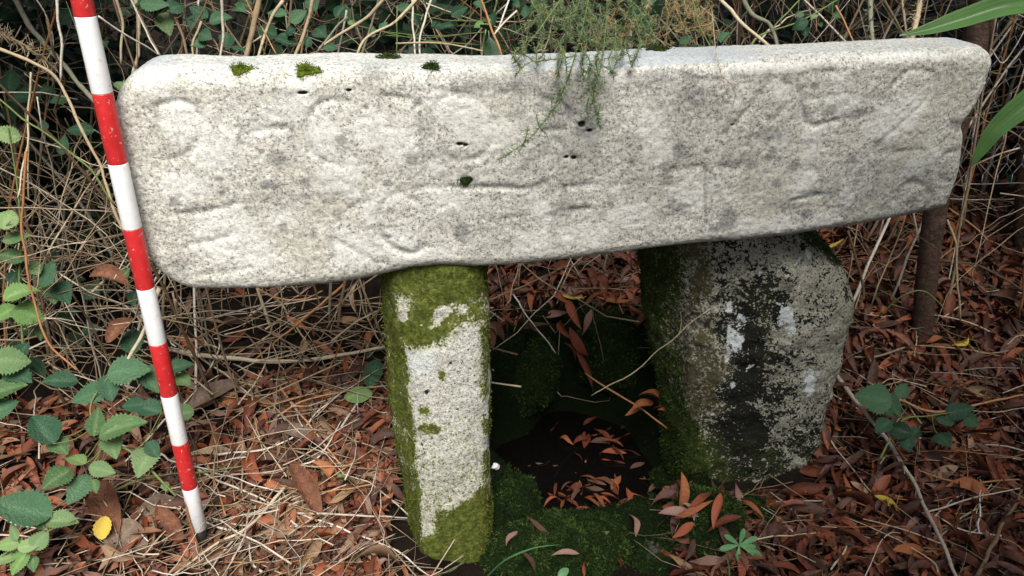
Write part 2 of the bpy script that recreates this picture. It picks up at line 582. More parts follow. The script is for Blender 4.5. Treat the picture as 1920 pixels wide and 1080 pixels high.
U, Vv = np.meshgrid(us, vs, indexing='ij')
s, z, dep, dist = lintel_grid(U, Vv, True)
fs, fz, fd = s.ravel(), z.ravel(), dep.ravel()
nF = len(fs)
U2, V2 = np.meshgrid(np.linspace(0, 1, 121) * .72 + .28 * (0.5 - 0.5 * np.cos(math.pi * np.linspace(0, 1, 121))), np.linspace(0, 1, 41) * .72 + .28 * (0.5 - .5 * np.cos(math.pi * np.linspace(0, 1, 41))), indexing='ij')
# back uses the same outline parameters as the front so that the rim joins
s2, z2, dep2, dist2 = lintel_grid(U, Vv, False)
bs_, bz_, bd_ = s2.ravel(), z2.ravel(), dep2.ravel()
def idx(a, b): return a * (NV + 1) + b
i = np.arange(NU)[:, None]
j = np.arange(NV)[None, :]
Ff = np.stack([idx(i, j), idx(i + 1, j), idx(i + 1, j + 1), idx(i, j + 1)], -1).reshape(-1, 4)
Fb = Ff[:, ::-1] + nF
ringp = [(q, 0) for q in range(NU)] + [(NU, q) for q in range(NV)] + [(q, NV) for q in range(NU, 0, -1)] + [(0, q) for q in range(NV, 0, -1)]
ri = np.array([idx(*p) for p in ringp])
NR = 26
rs, rz, rd = [], [], []
for q in range(1, NR):
    t = q / NR
    rs.append(fs[ri] * (1 - t) + bs_[ri] * t)
    rz.append(fz[ri] * (1 - t) + bz_[ri] * t)
    rd.append(fd[ri] * (1 - t) + bd_[ri] * t)
nr = len(ri)
base = 2 * nF
Fr = []
prev = ri
for q in range(1, NR + 1):
    cur = base + (q - 1) * nr + np.arange(nr) if q < NR else ri + nF
    Fr.append(np.stack([prev, cur, np.roll(cur, -1), np.roll(prev, -1)], -1))
    prev = cur
AS = np.concatenate([fs, bs_] + rs)
AZ = np.concatenate([fz, bz_] + rz)
AD = np.concatenate([fd, bd_] + rd)
LV = L0 + AS[:, None] * LD + AZ[:, None] * np.array([0, 0, 1.0]) - AD[:, None] * LN
tmp = mesh('tmp', LV, [Ff, Fb, np.concatenate(Fr)])
NRM = np.zeros(len(LV) * 3, np.float32)
tmp.vertices.foreach_get('normal', NRM)
NRM = NRM.reshape(-1, 3)
bpy.data.meshes.remove(tmp)
q3 = np.stack([AS, AD, AZ], -1)
isf = np.zeros(len(LV), bool)
isf[:nF] = True
# worn carving on the face
STROKES = [
    # upper row
    [(290, 200), (300, 262), (318, 325)], [(292, 200), (340, 188), (374, 212), (380, 250), (352, 288), (308, 300)],
    [(430, 182), (442, 235), (464, 330)], [(540, 180), (548, 240), (556, 322)], [(446, 256), (500, 242), (548, 240)],
    [(652, 190), (606, 190), (578, 232), (592, 292), (650, 312)],
    [(716, 176), (714, 252), (716, 305)], [(716, 180), (770, 186)], [(714, 240), (752, 240)],
    [(838, 172), (812, 220), (830, 285), (880, 300), (920, 262), (900, 190), (838, 172)],
    [(1010, 180), (1012, 296)], [(1010, 182), (1060, 200), (1066, 236), (1014, 246)], [(1030, 246), (1078, 300)],
    [(1200, 148), (1255, 139), (1330, 152)], [(1240, 142), (1238, 212), (1236, 290)],
    [(1448, 148), (1412, 196), (1362, 250)], [(1413, 196), (1446, 228), (1472, 198)],
    [(1562, 134), (1508, 142), (1514, 230), (1570, 226)], [(1510, 186), (1556, 180)],
    [(1660, 176), (1704, 134), (1748, 140), (1736, 186), (1690, 232), (1640, 284), (1726, 282)],
    # lower row
    [(338, 402), (350, 470), (366, 520)], [(336, 402), (390, 396), (446, 384)], [(356, 460), (410, 450), (442, 438)], [(366, 518), (420, 512), (470, 504)],
    [(520, 392), (534, 450), (546, 508)],
    [(610, 385), (618, 440), (626, 500)], [(690, 372), (648, 400), (618, 440), (660, 468), (700, 492)],
    [(784, 380), (744, 362), (712, 396), (722, 450), (768, 476), (800, 462)],
    [(836, 362), (842, 420), (866, 458), (896, 440), (894, 370)], [(775, 356), (850, 350), (990, 352), (1020, 342)],
    [(932, 362), (938, 424), (942, 470)], [(1000, 356), (1002, 410), (1006, 456)], [(938, 412), (1002, 402)],
    [(1060, 352), (1064, 440)], [(1060, 352), (1116, 346)], [(1062, 396), (1104, 392)],
    [(1262, 320), (1330, 312), (1384, 318)], [(1322, 316), (1326, 420)],
    [(1470, 410), (1500, 340), (1530, 320), (1548, 400)], [(1486, 376), (1540, 364)],
    [(1628, 290), (1634, 380)], [(1678, 376), (1698, 346), (1728, 346), (1746, 370), (1732, 396)],
    [(1802, 282), (1770, 292), (1756, 318), (1772, 342)],
]
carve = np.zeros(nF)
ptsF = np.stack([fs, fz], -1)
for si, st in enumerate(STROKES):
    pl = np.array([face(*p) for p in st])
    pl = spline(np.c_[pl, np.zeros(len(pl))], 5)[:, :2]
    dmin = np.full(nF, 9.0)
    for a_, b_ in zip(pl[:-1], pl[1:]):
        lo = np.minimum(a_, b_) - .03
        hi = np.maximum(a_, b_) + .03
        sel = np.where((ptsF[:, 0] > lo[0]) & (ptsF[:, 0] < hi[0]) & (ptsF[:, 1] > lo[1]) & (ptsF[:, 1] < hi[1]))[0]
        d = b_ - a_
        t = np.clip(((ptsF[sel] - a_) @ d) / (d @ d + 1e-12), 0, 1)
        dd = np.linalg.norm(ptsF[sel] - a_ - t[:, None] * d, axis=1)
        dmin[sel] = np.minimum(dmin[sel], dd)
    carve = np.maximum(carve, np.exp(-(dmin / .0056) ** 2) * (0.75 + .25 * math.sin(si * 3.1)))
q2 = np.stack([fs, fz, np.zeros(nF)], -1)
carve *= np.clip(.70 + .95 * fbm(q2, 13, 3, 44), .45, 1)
disp = .0045 * fbm(q3, 5, 3, 31) + .0011 * fbm(q3, 34, 4, 32) + .0010 * fbm(q3, 130, 2, 33)
disp[:nF] -= .0036 * carve
# raised blisters and scabs on the face, pits
def blob(lst, power=2.0, wob=.35, seed=50):
    r_ = np.zeros(nF)
    nz = fbm(q2, 55, 4, seed)
    for (px, py, rx, ry) in lst:
        c0 = face(px, py)
        sx = abs(face(px + rx, py)[0] - c0[0])
        sz = abs(face(px, py + ry)[1] - c0[1])
        e = np.sqrt(((fs - c0[0]) / sx) ** 2 + ((fz - c0[1]) / sz) ** 2)
        r_ = np.maximum(r_, np.clip(1.25 - e * .75 + wob * nz, 0, 1))
    return r_
WHITE = [(606, 255, 34, 42), (882, 215, 38, 52), (930, 250, 40, 34), (835, 195, 34, 24), (700, 245, 42, 34), (745, 265, 34, 48), (345, 225, 44, 44), (400, 290, 44, 36), (430, 445, 62, 46), (510, 205, 22, 20), (560, 190, 40, 40), (1225, 258, 30, 50), (1232, 282, 36, 22), (1215, 225, 18, 26),
         (660, 470, 44, 30), (850, 383, 30, 13), (740, 455, 40, 20), (470, 480, 44, 30), (350, 350, 44, 30), (1420, 425, 70, 16), (1512, 335, 18, 24), (1550, 410, 30, 14), (940, 125, 14, 10), (972, 155, 16, 12), (1180, 405, 40, 26), (290, 160, 40, 26), (640, 330, 54, 32), (800, 480, 60, 16), (1110, 440, 60, 22), (1690, 215, 44, 40), (1640, 240, 26, 20), (1300, 360, 50, 30), (1580, 190, 44, 22), (720, 370, 30, 20), (1000, 455, 40, 24), (1440, 128, 90, 10), (1700, 108, 90, 9)]
DARK = [(532, 427, 9, 9), (588, 440, 8, 6), (865, 432, 14, 16), (1060, 392, 34, 18), (1366, 412, 18, 20), (1345, 425, 22, 9), (1270, 280, 12, 14), (1441, 294, 9, 8), (1488, 312, 11, 10), (1456, 343, 10, 8), (1270, 395, 34, 22), (1200, 335, 34, 10), (1098, 236, 18, 16), (520, 298, 17, 18), (411, 335, 8, 8), (573, 345, 10, 9), (573, 368, 10, 7), (770, 300, 12, 8), (1450, 255, 60, 14), (1250, 312, 16, 8), (960, 150, 60, 26), (1020, 165, 60, 40), (900, 150, 70, 22), (1260, 150, 80, 20), (700, 140, 40, 20), (1300, 180, 40, 44), (1080, 150, 50, 30), (980, 215, 26, 20), (800, 240, 34, 20), (820, 290, 60, 16), (1060, 345, 50, 10), (330, 505, 30, 24), (1540, 360, 44, 10), (1610, 210, 20, 10), (1660, 180, 40, 8), (1390, 300, 50, 12), (1080, 205, 30, 14), (1480, 385, 40, 14), (1790, 230, 12, 12), (880, 320, 40, 20)]
HOLE = [(862, 269, 6, 3), (873, 271, 5, 3), (568, 173, 9, 3), (654, 169, 6, 3), (876, 339, 11, 6), (1062, 294, 5, 3), (1076, 296, 5, 3), (1090, 232, 6, 5), (1105, 244, 6, 3), (1375, 235, 2, 2), (1790, 380, 5, 4)]
rw = random.Random(5)
WHITE += [(rw.uniform(290, 1780), rw.uniform(140, 470), z_, z_ * rw.uniform(.7, 1.1)) for z_ in [rw.uniform(7, 20) for _ in range(60)]]
DARK += [(rw.uniform(290, 1780), rw.uniform(140, 470), z_, z_ * rw.uniform(.6, 1.0)) for z_ in [rw.uniform(4, 11) for _ in range(45)]]
lich = blob(WHITE, wob=.3, seed=61)
dark = np.maximum(blob([q for q in DARK if q[2] >= 20], wob=.6, seed=71) * .62, blob([q for q in DARK if q[2] < 20], wob=.22, seed=72))
# broad greying towards the middle and right half of the face
greyz = .46 * sstep(.40, .70, fs / LL) + .26 * np.exp(-((fs / LL - .52) / .12) ** 2) * sstep(.55, .85, (fz - zb(fs)) / (zt(fs) - zb(fs)))
dark = np.clip(dark * .9 + .14 * np.clip(fbm(q2, 10, 4, 77) * 1.6, 0, 1) + greyz * .15, 0, 1)
dark = np.maximum(dark, carve * .62)  # carved strokes coloured darker, painting in the shade of the grooves
hole = blob(HOLE, wob=.25, seed=81)
disp[:nF] += .0009 * lich - .0045 * sstep(.3, .7, hole)
disp[:nF] *= sstep(0, .015, dist.ravel()) * .7 + .3
allz = np.zeros(len(LV))
A_l, A_d, A_h, A_b = allz.copy(), allz.copy(), allz.copy(), allz.copy()
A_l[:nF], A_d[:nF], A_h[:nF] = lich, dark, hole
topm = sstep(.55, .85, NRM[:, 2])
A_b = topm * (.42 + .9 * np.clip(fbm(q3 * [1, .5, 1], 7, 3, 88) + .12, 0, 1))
A_d[nF:] = .12
ri_all = slice(2 * nF, None)
LV = LV + NRM * disp[:, None]
LC = L0 + LD * LL * .5 + np.array([0, 0, .55])
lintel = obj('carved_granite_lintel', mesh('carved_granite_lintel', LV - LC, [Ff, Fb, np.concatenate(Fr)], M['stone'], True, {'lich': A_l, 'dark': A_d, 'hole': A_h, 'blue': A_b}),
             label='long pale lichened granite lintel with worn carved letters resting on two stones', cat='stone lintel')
lintel.location = LC

# ------------------------------------------------------------------ lofted stones
def loft(rings, zs, nz, na, roundk=2, cut=.22):
    """rings: list of polygons (same count) of (x,y); smooth loft; returns V (nz*na), quads, caps, param arrays"""
    rings = [np.asarray(r, float) for r in rings]
    dense = []
    for r in rings:
        p = r
        for _ in range(roundk):
            nx = np.roll(p, -1, 0)
            p = np.stack([(1 - cut) * p + cut * nx, cut * p + (1 - cut) * nx], 1).reshape(-1, 2)
        d = np.linalg.norm(np.roll(p, -1, 0) - p, axis=1)
        cum = np.concatenate([[0], np.cumsum(d)])
        t = np.linspace(0, cum[-1], na, endpoint=False)
        pc = np.vstack([p, p[:1]])
        dense.append(np.stack([np.interp(t, cum, pc[:, 0]), np.interp(t, cum, pc[:, 1])], -1))
    dense = np.array(dense)
    zz = np.linspace(zs[0], zs[-1], nz)
    V = np.zeros((nz, na, 3))
    for a_ in range(na):
        V[:, a_, 0] = np.interp(zz, zs, dense[:, a_, 0])
        V[:, a_, 1] = np.interp(zz, zs, dense[:, a_, 1])
    V[:, :, 2] = zz[:, None]
    # smooth along z
    for _ in range(3):
        V[1:-1, :, :2] = .25 * V[:-2, :, :2] + .5 * V[1:-1, :, :2] + .25 * V[2:, :, :2]
    i = np.arange(nz - 1)[:, None] * na
    j = np.arange(na)[None, :]
    jn = (j + 1) % na
    Q = np.stack([i + j, i + jn, i + na + jn, i + na + j], -1).reshape(-1, 4)
    V = V.reshape(-1, 3)
    # domed top cap: shrinking rings
    top = V[(nz - 1) * na:]
    c = top.mean(0)
    capn = 14
    last = (nz - 1) * na + np.arange(na)
    Qs = [Q]
    n = len(V)
    extra = []
    for q in range(1, capn + 1):
        f = 1 - q / (capn + .0001) if q < capn else 0.004
        extra.append(c + (top - c) * f)
        cur = n + (q - 1) * na + np.arange(na)
        Qs.append(np.stack([last, np.roll(last, -1), np.roll(cur, -1), cur], -1))
        last = cur
    V = np.vstack([V] + extra)
    return V, np.concatenate(Qs)

def normals(V, Q):
    tmp = mesh('tmp', V, [Q])
    N = np.zeros(len(V) * 3, np.float32)
    tmp.vertices.foreach_get('normal', N)
    bpy.data.meshes.remove(tmp)
    return N.reshape(-1, 3)

def moss_blades(V, N, wgt, n, lmin, lmax, wid, mat, name, parent, origin, lie=.5, up=.3):
    """short pointed moss shoots growing where wgt is high"""
    p = np.clip(wgt, 0, None)
    if p.sum() <= 0: return None
    k_ = rng.choice(len(V), n, p=p / p.sum())
    b = V[k_] + rng.normal(0, .0022, (n, 3))
    d = N[k_] + rng.normal(0, lie, (n, 3)) + np.array([0, 0, up])
    d /= np.linalg.norm(d, axis=1)[:, None]
    sd_ = np.cross(d, rng.normal(0, 1, (n, 3)))
    sd_ /= np.linalg.norm(sd_, axis=1)[:, None] + 1e-9
    ln = rng.uniform(lmin, lmax, n)[:, None]
    b = b - N[k_] * .001
    w_ = sd_ * wid
    Vb = np.stack([b - w_, b + w_, b + d * ln * .6 + w_ * .8, b + d * ln + sd_ * wid * .1 + np.array([0, 0, -.0006]), b + d * ln * .6 - w_ * .8], 1).reshape(-1, 3)
    o_ = np.arange(n)[:, None] * 5
    T = np.concatenate([o_ + np.array([[0, 1, 2]]), o_ + np.array([[0, 2, 4]]), o_ + np.array([[4, 2, 3]])])
    t = np.repeat(np.clip(rng.normal(.42, .2, n) + .5 * fbm(b, 38, 3, 91), 0, 1), 5)
    me = mesh(name, Vb - origin, [T], mat, False, {'tint': t})
    return obj(name, me, parent, kind='stuff')

# left support: a squared pillar
def X_at(px, py, Yv): return P(px, py, Yv)[0]
def ringp_(z, lx, cx, rx, yf, yb, ylx, yrx):
    return [(lx, ylx), (lx * .3 + cx * .7, ylx * .3 + yf * .7 + .004), (cx + .006, yf), (cx + .05, yf - .004), (rx - .035, yf + .003), (rx - .006, yf + .022), (rx, yf + .06), (rx - .01, yb), (lx + .02, yb)]
pz = np.array([-.12, -.03, .08, .2, .33, .45, .535, .556])
rings = []
for zq in pz:
    t = (zq + .05) / .6
    yf = 1.088 + .092 * max(t, -.1)
    lx = np.interp(t, [0, .25, .55, .9, 1], [-.192, -.217, -.233, -.230, -.226])
    cx = np.interp(t, [0, .25, .55, .75, 1], [-.171, -.173, -.174, -.190, -.205])
    rx = np.interp(t, [0, .5, .92, 1], [-.042, -.037, -.038, -.052])
    rings.append(ringp_(zq, lx, cx, rx, yf, yf + .14, yf + .06, yf + .03))
PV, PQ = loft(rings, pz, 190, 150, 2)
PN = normals(PV, PQ)
q = PV
PV = PV + PN * (.006 * fbm(q, 11, 4, 101) + .0022 * fbm(q, 60, 4, 102) + .0009 * fbm(q, 190, 2, 103))[:, None]
lf = sstep(.25, .7, -PN[:, 0]) * sstep(.5, -.2, PN[:, 2])
zq = PV[:, 2]
nz1 = fbm(q, 26, 4, 111)
ppx, ppy = project(PV)
topmask = sstep(585, 540, ppy + 42 * nz1 + .42 * (ppx - 890)) + .95 * np.exp(-(((ppx - 812) / 34) ** 2 + ((ppy - 620) / 26) ** 2)) + .95 * np.exp(-(((ppx - 775) / 26) ** 2 + ((ppy - 632) / 22) ** 2)) + .8 * np.exp(-(((ppx - 855) / 24) ** 2 + ((ppy - 594) / 22) ** 2)) + .7 * np.exp(-(((ppx - 900) / 22) ** 2 + ((ppy - 590) / 22) ** 2))
wob = 1 + 1.1 * fbm(q, 55, 3, 117)
topmask -= .75 * np.exp(-(((ppx - 757) / 30) ** 2 + ((ppy - 572) / 22) ** 2) * wob ** 2) + .62 * np.exp(-(((ppx - 830) / 30) ** 2 + ((ppy - 584) / 13) ** 2) * wob ** 2) + .5 * np.exp(-(((ppx - 785) / 40) ** 2 + ((ppy - 602) / 8) ** 2) * wob ** 2)
botmask = sstep(-30, 40, (ppy - 985) + .75 * (ppx - 800) + 60 * nz1)
spots = np.zeros(len(PV))
for (sx, sy, rx_, ry_) in [(829, 704, 7, 9), (795, 770, 10, 8), (806, 805, 20, 10), (783, 925, 9, 12), (815, 570, 8, 8)]:
    spots = np.maximum(spots, np.clip(1.3 - .7 * np.sqrt(((ppx - sx) / rx_) ** 2 + ((ppy - sy) / ry_) ** 2), 0, 1))
front = sstep(.1, .5, -PN[:, 1])
moss = np.clip(np.maximum.reduce([topmask * (ppy < 720), botmask, lf * (1.08 + .5 * nz1 - .25 * fbm(q * [1, 1, .2], 60, 3, 121)), spots * .8]), 0, 1)
moss = np.maximum(moss, .30 * sstep(640, 960, ppy) + .05 * nz1)
moss = np.maximum(moss, .6 * sstep(.35, .8, PN[:, 0]) * (nz1 > -.1))
pdark = np.zeros(len(PV))
for (sx, sy, r_) in [(834, 824, 5), (768, 652, 6), (792, 833, 4), (845, 680, 3), (900, 742, 3), (910, 777, 4), (790, 660, 4), (812, 650, 4), (801, 733, 6), (841, 796, 5), (795, 845, 5), (848, 921, 4), (780, 935, 9), (865, 682, 3), (776, 925, 7)]:
    pdark = np.maximum(pdark, np.clip(1.5 - np.sqrt((ppx - sx) ** 2 + (ppy - sy) ** 2) / r_, 0, 1) * front)
pdark = np.maximum(pdark * 2.2 - 1.4, -.06)
plich = .62 * np.exp(-(((ppx - 790) / 40) ** 2 + ((ppy - 680) / 46) ** 2)) * front
pbrown = np.clip(lf * np.clip(.25 + 1.1 * fbm(q * [1, 1, .25], 45, 3, 120), 0, 1), 0, 1) * .7
PO = np.array([-.12, 1.15, 0])
pillar = obj('mossy_stone_pillar', mesh('mossy_stone_pillar', PV - PO, [PQ], M['pillar'], True, {'moss': moss, 'dark': pdark, 'lich': plich, 'brown': pbrown}),
             label='squared granite pillar under the lintel with bright moss at top and base', cat='stone pillar')
pillar.location = PO
moss_blades(PV, PN, np.clip(moss + .7 * nz1 - .58, 0, 1) * (zq > -.08), 15000, .002, .0055, .0008, M['moss_bright'], 'moss', pillar, PO, .7, .1)

# right support: a broad rough stone
rz_ = np.array([-.14, 0.0, .12, .26, .40, .47, .525, .555])
RR = [
    [(.345, 1.43), (.378, 1.300), (.515, 1.283), (.632, 1.296), (.645, 1.42), (.58, 1.54), (.38, 1.54)],
    [(.335, 1.43), (.373, 1.300), (.515, 1.283), (.634, 1.296), (.646, 1.42), (.58, 1.54), (.37, 1.54)],
    [(.315, 1.43), (.366, 1.302), (.515, 1.284), (.636, 1.298), (.648, 1.42), (.58, 1.54), (.35, 1.54)],
    [(.280, 1.43), (.356, 1.305), (.515, 1.286), (.646, 1.300), (.66, 1.42), (.59, 1.54), (.32, 1.54)],
    [(.252, 1.44), (.347, 1.308), (.52, 1.289), (.644, 1.304), (.66, 1.42), (.60, 1.54), (.28, 1.54)],
    [(.240, 1.44), (.340, 1.312), (.51, 1.293), (.616, 1.312), (.63, 1.42), (.59, 1.54), (.27, 1.54)],
    [(.240, 1.44), (.335, 1.318), (.46, 1.305), (.545, 1.345), (.56, 1.43), (.52, 1.53), (.27, 1.53)],
    [(.255, 1.44), (.335, 1.330), (.41, 1.322), (.455, 1.360), (.46, 1.43), (.43, 1.52), (.29, 1.52)],
]
SV, SQ = loft(RR, rz_, 190, 230, 2, .10)
SN = normals(SV, SQ)
q = SV
SV = SV + SN * (.010 * fbm(q, 8, 4, 131) - .007 * np.abs(fbm(q, 17, 3, 134)) + .006 * fbm(q, 38, 4, 132) + .0016 * fbm(q, 130, 3, 133))[:, None]
spx, spy = project(SV)
n1 = fbm(q, 24, 4, 141)
n2 = fbm(q * [1, 1, .35], 38, 4, 142)
n3 = fbm(q, 85, 3, 143)
vis = SN[:, 1] < .3
cx_ = 1440 + (spy - 600) * .05
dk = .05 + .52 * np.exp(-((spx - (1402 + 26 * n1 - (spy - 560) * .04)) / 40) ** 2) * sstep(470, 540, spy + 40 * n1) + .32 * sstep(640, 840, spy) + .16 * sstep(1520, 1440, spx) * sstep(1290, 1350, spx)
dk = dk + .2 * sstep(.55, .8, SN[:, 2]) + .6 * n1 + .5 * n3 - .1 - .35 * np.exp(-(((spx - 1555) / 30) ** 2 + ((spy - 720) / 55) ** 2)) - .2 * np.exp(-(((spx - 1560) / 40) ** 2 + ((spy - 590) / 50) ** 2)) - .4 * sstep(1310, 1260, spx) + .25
sl = np.zeros(len(SV))
for (sx, sy, rx_, ry_) in [(1426, 515, 10, 22), (1366, 580, 9, 24), (1400, 612, 12, 26), (1374, 635, 8, 18), (1390, 650, 14, 16), (1360, 660, 8, 18), (1380, 720, 12, 14), (1480, 600, 12, 20), (1468, 580, 8, 12), (1520, 715, 12, 22), (1504, 482, 24, 10), (1492, 488, 14, 8), (1350, 700, 6, 14), (1405, 700, 8, 10), (1330, 770, 8, 10)]:
    sl = np.maximum(sl, np.clip(1.0 - .8 * np.sqrt(((spx + 16 * n3 + 8 * n1 - sx) / rx_) ** 2 + ((spy + 26 * n1 - sy) / ry_) ** 2) + .8 * n2, 0, .8) * vis)
smoss = np.clip(sstep(1330, 1225, spx + 55 * n2) * .85 + .45 * sstep(1390, 1300, spx + 40 * n1) * sstep(700, 800, spy + 40 * n2) + .42 * sstep(770, 880, spy + 60 * n1) + .75 * sstep(.5, .85, SN[:, 2]) * sstep(1470, 1520, spx + 20 * n1), 0, 1) + .35 * np.exp(-((spx - 1432) / 30) ** 2) * sstep(480, 560, spy) * sstep(720, 620, spy)
sbrown = np.clip(sstep(1400, 1315, spx + 60 * n1) * sstep(1225, 1265, spx) * (.62 + .5 * n2), 0, 1) * sstep(860, 760, spy)
SO = np.array([.48, 1.4, 0])
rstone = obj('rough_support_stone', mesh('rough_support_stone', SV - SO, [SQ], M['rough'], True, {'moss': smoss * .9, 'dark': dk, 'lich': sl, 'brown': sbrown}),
             label='broad rough boulder under the lintel, blackened with white lichen streaks', cat='stone support')
rstone.location = SO
moss_blades(SV, SN, np.clip(smoss + .4 * n1 - .5, 0, 1) * (SV[:, 2] > -.1), 15000, .003, .009, .0009, M['moss_dark'], 'moss', rstone, SO, 1.0, .1)

# mossy stones round the hollow
BO = []
def boulder(name, c, r, seed, label, nb=9000, bare=None, blade=(.0035, .009)):
    nu, nv = 84, 50
    u = np.linspace(0, 2 * math.pi, nu, endpoint=False)
    v = np.linspace(.02, math.pi - .02, nv)
    Uq, Vq = np.meshgrid(u, v, indexing='ij')
    D = np.stack([np.cos(Uq) * np.sin(Vq), np.sin(Uq) * np.sin(Vq), np.cos(Vq)], -1).reshape(-1, 3)
    sgn = np.sign(D) * np.abs(D) ** .95
    Vx = sgn * np.asarray(r) * (1 + .26 * fbm(D + seed, 1.6, 3, seed) + .16 * fbm(D + seed, 4.5, 3, seed + 1))[:, None]
    i = np.arange(nu)[:, None]
    j = np.arange(nv - 1)[None, :]
    Q = np.stack([i * nv + j, ((i + 1) % nu) * nv + j, ((i + 1) % nu) * nv + j + 1, i * nv + j + 1], -1).reshape(-1, 4)[:, ::-1]
    Vx = Vx + c
    N = normals(Vx, Q)
    if (N * D).sum() < 0:
        Q = Q[:, ::-1]; N = -N
    nn = fbm(Vx, 20, 4, seed + 7)
    Vx = Vx + N * (.007 * np.abs(fbm(Vx, 26, 2, seed + 9)) + .004 * fbm(Vx, 70, 2, seed + 10))[:, None]
    mo = np.clip(.8 + .5 * nn, 0, 1)
    if bare is not None:
        bx, by = project(Vx)
        for (sx, sy, rx_, ry_) in bare:
            mo = mo * (1 - .75 * np.exp(-(((bx - sx) / rx_) ** 2 + ((by - sy) / ry_) ** 2)))
    z0 = np.zeros(len(Vx))
    o = obj(name, mesh(name, Vx - c, [Q], M['pillar_dark'], True, {'moss': mo, 'dark': z0 - .2, 'lich': z0, 'brown': z0 + .1}), label=label, cat='mossy stone', group='moss covered stones round the hollow')
    o.location = [float(q_) for q_ in c]
    moss_blades(Vx, N, np.clip(mo - .3, 0, 1) * (N[:, 2] > -.4), nb, blade[0], blade[1], .0010, M['moss_dark'], 'moss', o, np.asarray(c), 1.0, .15)
    BO.append((np.asarray(c, float), np.asarray(r, float)))
    return o

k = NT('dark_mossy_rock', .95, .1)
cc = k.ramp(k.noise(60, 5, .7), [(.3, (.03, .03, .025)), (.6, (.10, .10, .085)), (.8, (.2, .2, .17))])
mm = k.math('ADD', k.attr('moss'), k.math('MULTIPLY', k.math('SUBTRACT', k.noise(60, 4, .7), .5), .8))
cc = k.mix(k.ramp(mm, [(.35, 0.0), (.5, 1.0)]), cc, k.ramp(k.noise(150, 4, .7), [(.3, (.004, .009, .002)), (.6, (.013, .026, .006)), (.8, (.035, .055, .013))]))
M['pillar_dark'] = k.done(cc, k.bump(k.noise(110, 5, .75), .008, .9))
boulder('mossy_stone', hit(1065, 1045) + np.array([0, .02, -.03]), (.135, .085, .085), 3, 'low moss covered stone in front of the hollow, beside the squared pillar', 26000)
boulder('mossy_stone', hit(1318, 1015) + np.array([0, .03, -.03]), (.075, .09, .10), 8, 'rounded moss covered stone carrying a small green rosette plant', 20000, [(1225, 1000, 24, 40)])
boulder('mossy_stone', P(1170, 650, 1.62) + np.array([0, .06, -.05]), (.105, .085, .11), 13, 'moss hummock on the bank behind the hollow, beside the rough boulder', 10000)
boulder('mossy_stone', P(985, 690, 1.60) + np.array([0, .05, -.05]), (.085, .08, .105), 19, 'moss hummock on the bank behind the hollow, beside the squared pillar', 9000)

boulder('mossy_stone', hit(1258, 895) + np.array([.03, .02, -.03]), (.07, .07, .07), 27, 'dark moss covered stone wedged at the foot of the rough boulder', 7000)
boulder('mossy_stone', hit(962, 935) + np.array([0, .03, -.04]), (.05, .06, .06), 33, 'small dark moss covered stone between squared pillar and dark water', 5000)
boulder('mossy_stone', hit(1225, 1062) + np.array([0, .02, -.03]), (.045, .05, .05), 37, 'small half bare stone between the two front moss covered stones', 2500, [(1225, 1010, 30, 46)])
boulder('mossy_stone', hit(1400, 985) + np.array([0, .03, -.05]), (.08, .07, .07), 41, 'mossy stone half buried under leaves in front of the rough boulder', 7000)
# ------------------------------------------------------------------ ranging pole
kr = NT('red_gloss_paint', .35, .5)
cr_ = kr.ramp(kr.noise(40, 4, .6), [(.35, (.50, .020, .022)), (.7, (.60, .035, .034))])
cr_ = kr.mix(kr.ramp(kr.noise(150, 3, .7), [(.62, 0.0), (.68, .75)]), cr_, (.62, .42, .40))
cr_ = kr.mix(kr.ramp(kr.noise(28, 5, .7), [(.55, 0.0), (.75, .4)]), cr_, (.20, .03, .025))
kr.done(cr_, kr.bump(kr.noise(90, 3), .0008, .3))
kw = NT('white_gloss_paint', .4, .45)
cw_ = kw.mix(kw.ramp(kw.noise(85, 6, .75), [(.56, 0.0), (.70, .6)]), kw.ramp(kw.noise(20, 4), [(.3, (.74, .735, .72)), (.7, (.82, .815, .80))]), (.42, .38, .32))
kw.done(cw_, kw.bump(kw.noise(90, 3), .0008, .3))
ks = NT('dark_steel', .45, .5)
ks.b.inputs['Metallic'].default_value = .6
ks.done((.05, .045, .04))
def pole_pt(px, py, t): return P(px, py, 1.078)
pb = P(373, 990, 1.078)
ptop = P(160, 30, 1.078)
axis_ = (ptop - pb) / np.linalg.norm(ptop - pb)
pole = empty('ranging_pole', pb, 'red and white banded ranging pole standing upright against the lintel end', 'ranging pole')
prad = .0135
BL = np.linalg.norm(ptop - pb) / 9.0
for b_ in range(15):
    a0, a1 = b_ * BL, (b_ + 1) * BL
    prof = [(a0, prad * (.93 if b_ == 0 else .985)), (a0 + .0012, prad), (a1 - .0012, prad), (a1, prad * .985)]
    V, Q, T = tube([axis_ * h_ for h_, _ in prof], prad, 28)
    for r_i, (h_, r_) in enumerate(prof):
        cen = axis_ * h_
        V[r_i * 28:(r_i + 1) * 28] = cen + (V[r_i * 28:(r_i + 1) * 28] - cen) * (r_ / prad)
    obj('white_band' if b_ % 2 == 0 else 'red_band', mesh('band', V, [Q, T], kw.m if b_ % 2 == 0 else kr.m), pole)
V, Q, T = tube([axis_ * .001, -axis_ * .02, -axis_ * .05, -axis_ * .12], [.0105, .010, .008, .001], 16)
obj('steel_point', mesh('steel_point', V, [Q, T], ks.m), pole)

# ------------------------------------------------------------------ stakes, netting
def twig(name, pts, rad, mat, label, cat, group=None, sides=7, n=6, knob=.12, side_shoots=0):
    p = spline(pts, n)
    o0 = p[0]
    p = p + np.c_[fbm(p + rnd.random() * 9, 18, 2, 3), fbm(p + 5 + rnd.random() * 9, 18, 2, 4), np.zeros(len(p))] * .006
    mb = MB(o0)
    t = rnd.random()
    mb.tube(p, rad, sides, t, knob)
    o = obj(name, mb.build(name, mat), None, label, cat, group)
    o.location = [float(v) for v in o0]
    return o

